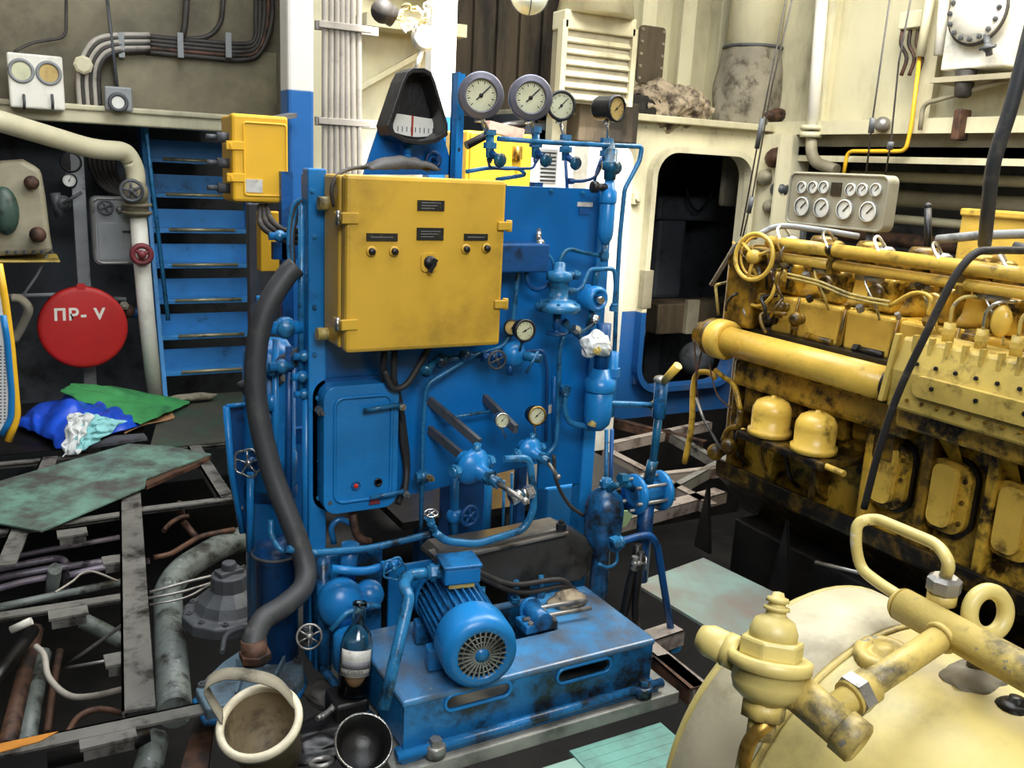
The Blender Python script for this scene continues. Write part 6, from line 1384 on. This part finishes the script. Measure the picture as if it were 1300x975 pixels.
t = thing('hydrant', 'small hydrant fitting with blue and rusty parts right of the red disc', 'fitting', A(168, 410, Y=6.5))
MB().cyl(A(156, 396, Y=6.5), A(184, 398, Y=6.5), .035).build('outlet', M['blue_dark'], t); MB().ball(A(163, 395, Y=6.48), .045).build('body', M['rustb'], t); MB().bolt(A(157, 389, Y=6.45), (0, -1, .3), .03, .04).build('cap', M['dirtycloth'], t)
# yellow framed white mesh at the left edge
yw = 3.2
t = thing('mesh_screen', 'white perforated screen with blue edge and yellow frame at left border', 'screen', A(0, 545, Y=yw))
q = [A(px, py, Y=yw) for px, py in ((-60, 360), (6, 360), (9, 430), (15, 500), (14, 535), (4, 550), (-60, 556))]
MB().prism([(p.x, p.z) for p in q], [], (0, yw, 0), (1, 0, 0), (0, 0, 1), .01).build('perforated_sheet', M['plastic_white'], t)
MB().tube([A(4, 400, Y=yw-.01), A(9, 430, Y=yw-.01), A(15, 500, Y=yw-.01), A(14, 532, Y=yw-.01), A(2, 552, Y=yw-.01)], .010, 8, fil=.02).build('blue_edge', M['blue'], t)
MB().tube([A(-2, 335, Y=yw), A(6, 380, Y=yw), A(14, 440, Y=yw), A(22, 530, Y=yw), A(10, 560, Y=yw)], .012, 8, fil=.03).build('yellow_frame', M['boxlight'], t)
k = MB()
for r_i in range(24):
    for c_i in range(3):
        p = A(-4+5*c_i, 440+4.2*r_i, Y=yw-.0055); k.lathe([(0, 0), (.0035, 0)], p, (0, -1, 0), 6)
k.build('perforation', M['inkg'], t, stuff=True)

# oily odds and ends on the deck left of the skid
t = thing('pliers', 'greasy pliers lying between the tin bowl and bucket', 'pliers', A(415, 905, Z=.05))
for s_ in (-1, 1): MB().tube(smoothline([A(446, 872, Z=.06)+V((.012*s_, 0, 0)), A(432, 890, Z=.06)+V((.012*s_, 0, 0)), A(418, 903, Z=.06), A(405, 912, Z=.06)-V((.006*s_, 0, 0))], 4), .009, 7).build('handle', M['steel'], t)
cloth_lump('rag', 'black oily rag lying under the tin bowl', A(405, 940, Z=.0), (.12, .1, .03), M['oil'], 1.4, n=16)
cloth_lump('rag', 'dark grey oily rag between cabinet foot and the block', A(420, 880, Z=.0), (.07, .07, .03), M['cabled'], 6.4, n=16)
t = thing('shackle', 'small grey shackle at the bottom edge beside the bowl', 'shackle', A(410, 968, Z=.02))
MB().torus(A(408, 968, Z=.04), (0, .3, 1), .03, .008, 20, 7).build('bow', M['steel'], t)
# ================================================================ UPPER BACKGROUND
# louvred air trunk
YL = 4.95
lx = [A(716, 60, Y=YL).x, A(804, 60, Y=YL).x]
zb_ = A(760, 132, Y=YL).z; zm = A(760, 42, Y=YL).z
t = thing('ventilation_trunk', 'cream louvred ventilation trunk hanging behind the black gauges', 'air duct', ((lx[0]+lx[1])/2, YL+.2, zb_))
MB().box((lx[0], YL+.02, zb_), (lx[1], YL+.14, zm+.02)).build('casing', M['creamd'], t)
MB().box((lx[0]-.02, YL-.01, zb_), (lx[0]+.015, YL+.05, zm+.05)).build('edge_strip', M['cream'], t); MB().box((lx[1]-.015, YL-.01, zb_), (lx[1]+.02, YL+.05, zm+.05)).build('edge_strip', M['cream'], t)
n = 6
for k in range(n):
    z = zb_+.02+(zm-zb_-.02)*k/n
    MB().poly([(lx[0], YL-.0, z), (lx[1], YL-.0, z), (lx[1], YL+.05, z+.07), (lx[0], YL+.05, z+.07)], .012, (0, -.7, .7)).build('louvre', M['cream'], t)
cx_ = (lx[0]+lx[1])/2; rw = (lx[1]-lx[0])/2*.95
MB().box((lx[0]-.01, YL-.01, zm+.0), (lx[1]+.01, YL+.14, zm+.11)).build('collar', M['cream'], t, bevel=.01)
MB().lathe([(rw*1.0, 0), (rw*.9, .14), (rw*1.04, .16), (rw*1.04, .22), (rw*.9, .23), (rw*.9, .9)], (cx_, YL+.07, zm+.1), (0, 0, 1), 28).build('round_neck', M['cream'], t)
tag(MB().box(A(734, 178, Y=YL+.1), A(790, 133, Y=YL+.3)).build('duct_box', M['brown'], bevel=.01), 'brown box fixed below the louvred trunk', 'box')
a = A(807, 104, Y=5.76); c = A(845, 36, Y=5.76)
t = thing('access_plate', 'grey bolted plate on the wall right of louvred trunk', 'plate', V(((a.x+c.x)/2, 5.76, a.z)))
MB().prism(rrect(c.x-a.x, c.z-a.z, .03, 4), [], ((a.x+c.x)/2, 5.76, (a.z+c.z)/2), (1, 0, 0), (0, 0, 1), .02).build('plate', M['brown'], t)
for k in range(5):
    for xx in (a.x+.02, c.x-.02): MB().bolt((xx, 5.75, a.z+.03+k*(c.z-a.z-.06)/4), (0, -1, 0), .012).build('bolt', M['creamd'], t)
# globe lamp
c = A(672, -6, Y=4.4)
t = thing('globe_lamp', 'milky round lamp globe hanging at the top of the picture', 'lamp', c-V((0, 0, .1)))
MB().ball(c, .098, 24, 16, (1, 1, 1.0)).build('globe', M['globe'], t)
MB().torus(c, (1, -.4, 0), .1, .003, 32, 6).torus(c, (.4, 1, 0), .1, .003, 32, 6).build('wire_guard', M['greyd'], t)
MB().cyl(c+V((0, 0, .07)), c+V((0, 0, .2)), .06).cyl(c+V((0, 0, .2)), c+V((0, 0, 1.5)), .012).build('holder', M['grey'], t)
# duct wrapped in grey cloth
YD2 = 5.45
c0 = A(943, 148, Y=YD2); rr2 = (A(975, 50, Y=YD2).x-A(908, 50, Y=YD2).x)/2*.92
t = thing('exhaust_duct', 'cream round duct wrapped in grey cloth standing on the door ledge', 'air duct', V((c0.x, YD2, 2.05)))
MB().cyl((c0.x+.03, YD2, 2.3), (c0.x+.06, YD2, 4.29), rr2*.86, n=28).build('pipe', M['cream'], t)
zt2 = A(943, 58, Y=YD2).z
MB().grid(lambda u, v: V((c0.x+.01+.02*v, YD2, 2.048+(zt2-2.048)*v))+V((math.cos(2*PI*u), math.sin(2*PI*u), 0))*(rr2*(1.0+.10*math.sin(PI*min(v*1.1, 1))-.1*v**3+.05*noise.noise(V((math.cos(2*PI*u)*2.5, math.sin(2*PI*u)*2.5, v*3)))+.02*math.sin(14*u*PI+4*v))), 60, 20, close_u=True).build('cloth_wrap', M['dirtycloth'], t)
MB().torus((c0.x+.03, YD2, zt2-.01), (0, 0, 1), rr2*.92, .012).build('tie_band', M['greyd'], t)
def crumple(name, label, P0, P1, m, seed, r=.09):
    a, b_ = V(P0), V(P1)
    def fn(u, v):
        p = a.lerp(b_, v); q = V((math.cos(2*PI*u), math.sin(2*PI*u), v*4+seed))
        rr = r*(.5+.9*math.sin(PI*min(max(v, .03), .97))**.5)*(1+.5*noise.noise(q*1.3)+.25*noise.noise(q*3.1))
        return p+V((.3*rr*math.cos(4*PI*u), rr*math.cos(2*PI*u), rr*math.sin(2*PI*u)*.8+.03*noise.noise(V((v*6, seed, 0)))))
    return tag(MB().grid(fn, 48, 40, close_u=True).build(name, m), label, 'rag')
crumple('rag', 'mottled dirty rag bundle lying along the ledge over the doorway', A(806, 132, Y=5.3), A(892, 140, Y=5.3), M['ragdirty'], 3, .13)
tag(MB().box(A(800, 150, Y=5.2), A(835, 128, Y=5.5)).build('ledge_box', M['black'], bevel=.01), 'dark box hidden in rags at the left end of the ledge', 'box')
cloth_lump('rag', 'rusty brown rag at the ledge corner beside the cloth wrapped duct', A(980, 146, Y=5.25), (.12, .1, .05), M['rustb'], 4.4, n=14, amp=.4)
# lockers behind the gauges
x0, z0, x1, z1 = pxbox(592, 170, 664, 300, 4.3)
t = thing('yellow_locker', 'yellow locker with rusty hasp standing behind the pressure gauges', 'locker', ((x0+x1)/2, 4.4, 0))
MB().box((x0, 4.33, -.01), (x1+.08, 4.6, z1)).build('body', M['boxlight'], t, bevel=.01)
MB().box((x0+.01, 4.305, .3), (x1-.0, 4.33, z1-.01)).build('door', M['boxlight'], t, bevel=.006)
MB().box(A(650, 202, Y=4.3), A(664, 186, Y=4.29)).cyl(A(657, 186, Y=4.28), A(657, 204, Y=4.28), .012).build('hasp', M['brass'], t)
x0, z0, x1, z1 = pxbox(668, 182, 733, 300, 4.85)
t = thing('vent_locker', 'pale locker with perforated vent behind the second gauge', 'locker', ((x0+x1)/2, 4.95, 0))
MB().box((x0, 4.87, 0), (x1, 5.1, z1)).build('body', M['white'], t, bevel=.008)
a = A(683, 232, Y=4.868); c = A(708, 190, Y=4.868)
MB().box((a.x, 4.864, a.z), (c.x, 4.87, c.z)).build('vent_panel', M['grey'], t)
for k in range(8): MB().box((a.x+.01, 4.861, a.z+.012+k*(c.z-a.z)/8.6), (c.x-.01, 4.864, a.z+.02+k*(c.z-a.z)/8.6)).build('vent_slot', M['ink'], t)
x0, z0, x1, z1 = pxbox(738, 184, 804, 300, 4.9)
t = thing('white_locker', 'sunlit white locker with rounded shoulder beside doorway', 'locker', ((x0+x1)/2, 4.95, -.2))
ww = x1-x0
MB().prism([(x0, -.2), (x1, -.2)]+[(x1-.12+.12*math.cos(k*PI/12), z1-.12+.12*math.sin(k*PI/12)) for k in range(7)]+[(x0, z1)], [], (0, 4.98, 0), (1, 0, 0), (0, 0, 1), .2).build('body', M['white'], t, bevel=.008)
tag(MB().bar(A(618, 160, Y=3.9), A(662, 171, Y=3.9), .05, .05).build('wooden_batten', paint('weathered_batten', '#a98a7a', .7, '#5c463c', .35, 10)), 'weathered pinkish batten lying behind the first two gauges', 'batten')
pipe('dark pipe slanting behind the leftmost gauge', [A(592, 185, Y=3.95), A(640, 160, Y=3.95), A(664, 158, Y=3.95)], .02, M['oil'])
tag(MB().box(A(715, 40, Y=6.3), A(709, 140, Y=6.35)).build('edge_plate', M['creamd']), 'beige strip left of the louvred trunk', 'strip')
# chain tackle in the sun by the pillar
t = thing('chain_hoist', 'sunlit rusty chain block hanging left of the white pillar', 'hoist', A(530, 50, Y=4.5))
MB().lathe([(0, -.03), (.06, -.03), (.065, 0), (.06, .03), (0, .03)], A(538, 48, Y=4.5), (0, -1, 0), 16).build('block', M['white'], t, bevel=.01)
for k in range(12):
    c = A(505+3.5*k+4*math.sin(k*2.1), 22+14*math.sin(k*1.7), Y=4.48)
    MB().torus(c, (math.sin(k), -.6, math.cos(k)), .022, .006, 14, 6).build('link', M['white'] if k % 3 else M['tpipe'], t)
MB().cyl(A(538, 55, Y=4.5), A(528, 90, Y=4.5), .012).build('hook_shank', M['white'], t)
MB().ball(A(486, 14, Y=4.5), .06).cyl(A(480, 10, Y=4.5), A(500, 22, Y=4.5), .05).build('sheave', M['cabled'], t)
# ---------------------------------------------------------------- starboard fittings
XW = XR-.03
c = A(1240, 14, X=4.8)
t = thing('manhole_cover', 'cream square box with large round bolted cover on the side wall', 'cover', c-V((0, 0, .3)))
a = A(1196, 90, X=4.88); b_ = A(1298, -30, X=4.88)
MB().box((4.86, b_.y, a.z), (XW, a.y, b_.z+.2)).build('box', M['white'], t, bevel=.01)
MB().lathe([(0, .03), (.125, .03), (.13, .02), (.165, .015), (.17, 0), (.17, -.04), (0, -.04)], c, (-1, 0, 0), 40, cap=False).build('cover_disc', M['white'], t)
for k in range(16):
    q = c+V((-.018, .15*math.cos(k*PI/8), .15*math.sin(k*PI/8))); MB().bolt(q, (-1, 0, 0), .014, .014).build('bolt', M['greyd'], t)
MB().torus(c+V((.01, 0, 0)), (-1, 0, 0), .176, .010, 40, 6).build('gasket', M['cabled'], t)
t = thing('drain_cock', 'small dark cock under the round bolted cover', 'valve', A(1250, 75, X=4.78))
MB().cyl(A(1252, 44, X=4.8), A(1256, 70, X=4.8), .018).ball(A(1254, 60, X=4.79), .028).cyl(A(1244, 62, X=4.77), A(1264, 58, X=4.77), .01).build('body', M['greyd'], t)
tag(MB().box((4.84, A(1300, 95, X=4.9).y-.3, A(1196, 95, X=4.9).z-.05), (XW, A(1190, 90, X=4.9).y, A(1196, 95, X=4.9).z-.02)).build('shelf', M['creamd']), 'narrow shelf below the round bolted cover', 'shelf')
tag(MB().lathe([(.06, .14), (.045, .0), (.03, -.01), (0, -.01)], A(1222, 122, X=4.9), (0, 0, 1), 18).build('funnel', M['cabled']), 'dark funnel shaped cup under the shelf', 'funnel')
tag(MB().box(A(1215, 178, X=4.9), A(1225, 140, X=5.0)).build('junction_block', M['rustb'], bevel=.01), 'rusty block between the two wall ledges', 'block')
a = A(1142, 38, X=4.95); b_ = A(1174, 12, X=4.95)
t = thing('wall_bracket', 'beige bracket box with dark hanging hooks on side wall', 'bracket', (4.98, (a.y+b_.y)/2, a.z))
MB().box((4.93, b_.y, a.z), (XW, a.y, b_.z)).build('box', M['cream'], t, bevel=.008)
for px in (1146, 1156, 1166): MB().tube(smoothline([A(px, 38, X=4.96), A(px-2, 56, X=4.95), A(px+5, 74, X=4.95), A(px-2, 96, X=4.95)], 4), .012).build('hook', M['rustb'], t)
pipe('white upright pipe on the side wall, left one', [A(1046, -30, X=4.95), A(1031, 165, X=4.95)], .042, M['white'], n=14)
t = thing('pipe_flange', 'cream pipe flange and elbow under the white upright pipe', 'pipe fitting', A(1030, 190, X=4.93))
MB().lathe([(.075, 0), (.075, .03)], A(1030, 165, X=4.95), (0, 0, 1), 20).build('flange', M['cream'], t); MB().lathe([(.075, -.05), (.075, -.015)], A(1030, 165, X=4.95), (0, 0, 1), 20).build('flange', M['cream'], t)
MB().tube([A(1030, 168, X=4.95), A(1030, 205, X=4.95), A(1062, 216, X=4.95)], .04, 12, fil=.1).build('elbow', M['creamd'], t)
pipe('cream upright pipe running into thin pipe beside the bracket box', [A(1184, -20, X=4.93), A(1168, 72, X=4.93)], .028, M['cream'], n=12)
pipe('thin cream pipe bending along the ledge below the bracket box', [A(1168, 70, X=4.94), A(1157, 160, X=4.94), A(1150, 192, X=4.94), (A(1076, 192, X=4.94)), A(1071, 222, X=4.94)], .013, M['boxlight'], fil=.05)
pipe('short white upright pipe beside the round bolted cover', [A(1201, -20, X=4.9), A(1192, 70, X=4.9)], .03, M['white'], n=12)
pipe('dark bent tube under shelf running to the bracket box', [A(1290, 98, X=4.92), A(1215, 120, X=4.92), A(1172, 132, X=4.92), (A(1168, 165, X=4.92))], .014, M['creamd'], fil=.05)
for i, (q, lab) in enumerate(((((1131, -10), (1108, 150), (1099, 225)), 'thin black wire rope hanging before the side wall, left of the pair'), (((1158, -10), (1141, 80), (1131, 180), (1124, 222)), 'thin black wire rope hanging before the side wall, right of the pair'), (((1000, -10), (968, 150), (940, 300)), 'thin black wire rope slanting over the door jamb'), (((1008, -10), (980, 110), (955, 250), (936, 330)), 'thin brown wire rope beside the one over the door jamb'))):
    P_ = [A(px, py, X=3.6) for px, py in q]
    t = thing('wire_rope', lab, 'wire rope', P_[-1])
    MB().tube(P_, .0045, 6).build('wire', M['cabled'], t)
    k = len(P_)-1; m_ = P_[k-1].lerp(P_[k], .25)
    MB().cyl(P_[k-1], m_, .014, n=10).build('turnbuckle', M['greyd'], t)
tag(MB().ball(A(1120, 158, X=4.92), .05, 12, 8).build('steel_dome', M['steel']), 'bright metal dome on the upper ledge behind the wire ropes', 'dome')
# pale clutter on the jamb right of the doorway
for i, (px, py, s, m) in enumerate(((985, 200, .07, 'rustb'), (972, 225, .06, 'creamd'), (990, 240, .06, 'greyd'), (978, 262, .05, 'creamd'))):
    c = A(px, py, X=4.88)
    tag(MB().lathe([(s*.5, -s*1.2), (s, -s*.8), (s, s*.3), (s*.6, s*.5), (s*.5, s), (0, s*1.1)], c, (-.5, -.8, .1), 12).build('wall_fitting', M[m]), ['rusty pipe fitting on the jamb under the ledge corner', 'beige pipe fitting on the jamb, second from the top', 'grey pipe fitting on the jamb above the handwheel', 'beige pipe fitting on the jamb just behind the handwheel'][i], 'fitting')
# door dogs
for i, (px, py) in enumerate(((806, 252), (806, 480), (812, 420))):
    c = A(px, py, Y=YD)
    t = thing('door_dog', ['small cream latch beside doorway, topmost', 'dark latch low beside the doorway', 'latch at the paint line beside the doorway'][i], 'latch', c)
    MB().box(c-V((.03, .03, .04)), c+V((.03, 0, .04))).cyl(c-V((0, .05, 0)), c, .02).build('body', M['creamw'], t, bevel=.004)
tag(MB().box(A(815, 392, Y=YD-.08), A(824, 342, Y=YD-.02)).build('wall_plate', M['creamd'], bevel=.004), 'grey steel leaf on the left rim of the doorway', 'plate')
# things in the dark room behind the doorway
t = thing('grey_ducting', 'dim grey ducting seen in the dark room behind doorway', 'air duct', A(850, 380, Y=6.4))
MB().box(A(828, 380, Y=6.4), A(857, 262, Y=6.6)).build('riser', M['greyw'], t, bevel=.04); MB().box(A(834, 280, Y=6.35), A(912, 250, Y=6.6)).build('branch', M['greyw'], t, bevel=.04)  # darker grey chosen to paint in the shade of the inner room
pipe('dark cable looping in front of the grey ducting', [A(872, 240, Y=6.2), A(876, 258, Y=6.2), A(886, 268, Y=6.2), A(898, 256, Y=6.2), A(906, 238, Y=6.2)], .012, M['black'], smooth=5, name='cable', cat='cable')
tag(MB().box(A(915, 262, Y=5.75), A(945, 195, Y=5.8)).build('wall_cabinet', M['creamd'], bevel=.03), 'beige cabinet corner showing at the upper right of the doorway', 'cabinet')
t = thing('machine_housing', 'low beige machine housing inside the doorway', 'machine', A(880, 430, Y=5.8))
MB().box(A(833, 425, Y=5.8), A(935, 376, Y=6.1)).build('housing', M['brown'], t, bevel=.01); MB().box(A(870, 424, Y=5.76), A(885, 380, Y=5.8)).build('rib', M['creamd'], t)  # brown in place of the housing's beige, shade put into the colour
t = thing('grey_pump', 'grey round pump below the beige housing inside doorway', 'pump', A(880, 490, Y=5.7))
MB().lathe([(.05, -.1), (.13, -.08), (.15, 0), (.13, .1), (.05, .14)], A(884, 455, Y=5.75), (-.6, -1, 0), 20).build('casing', M['greyd'], t)
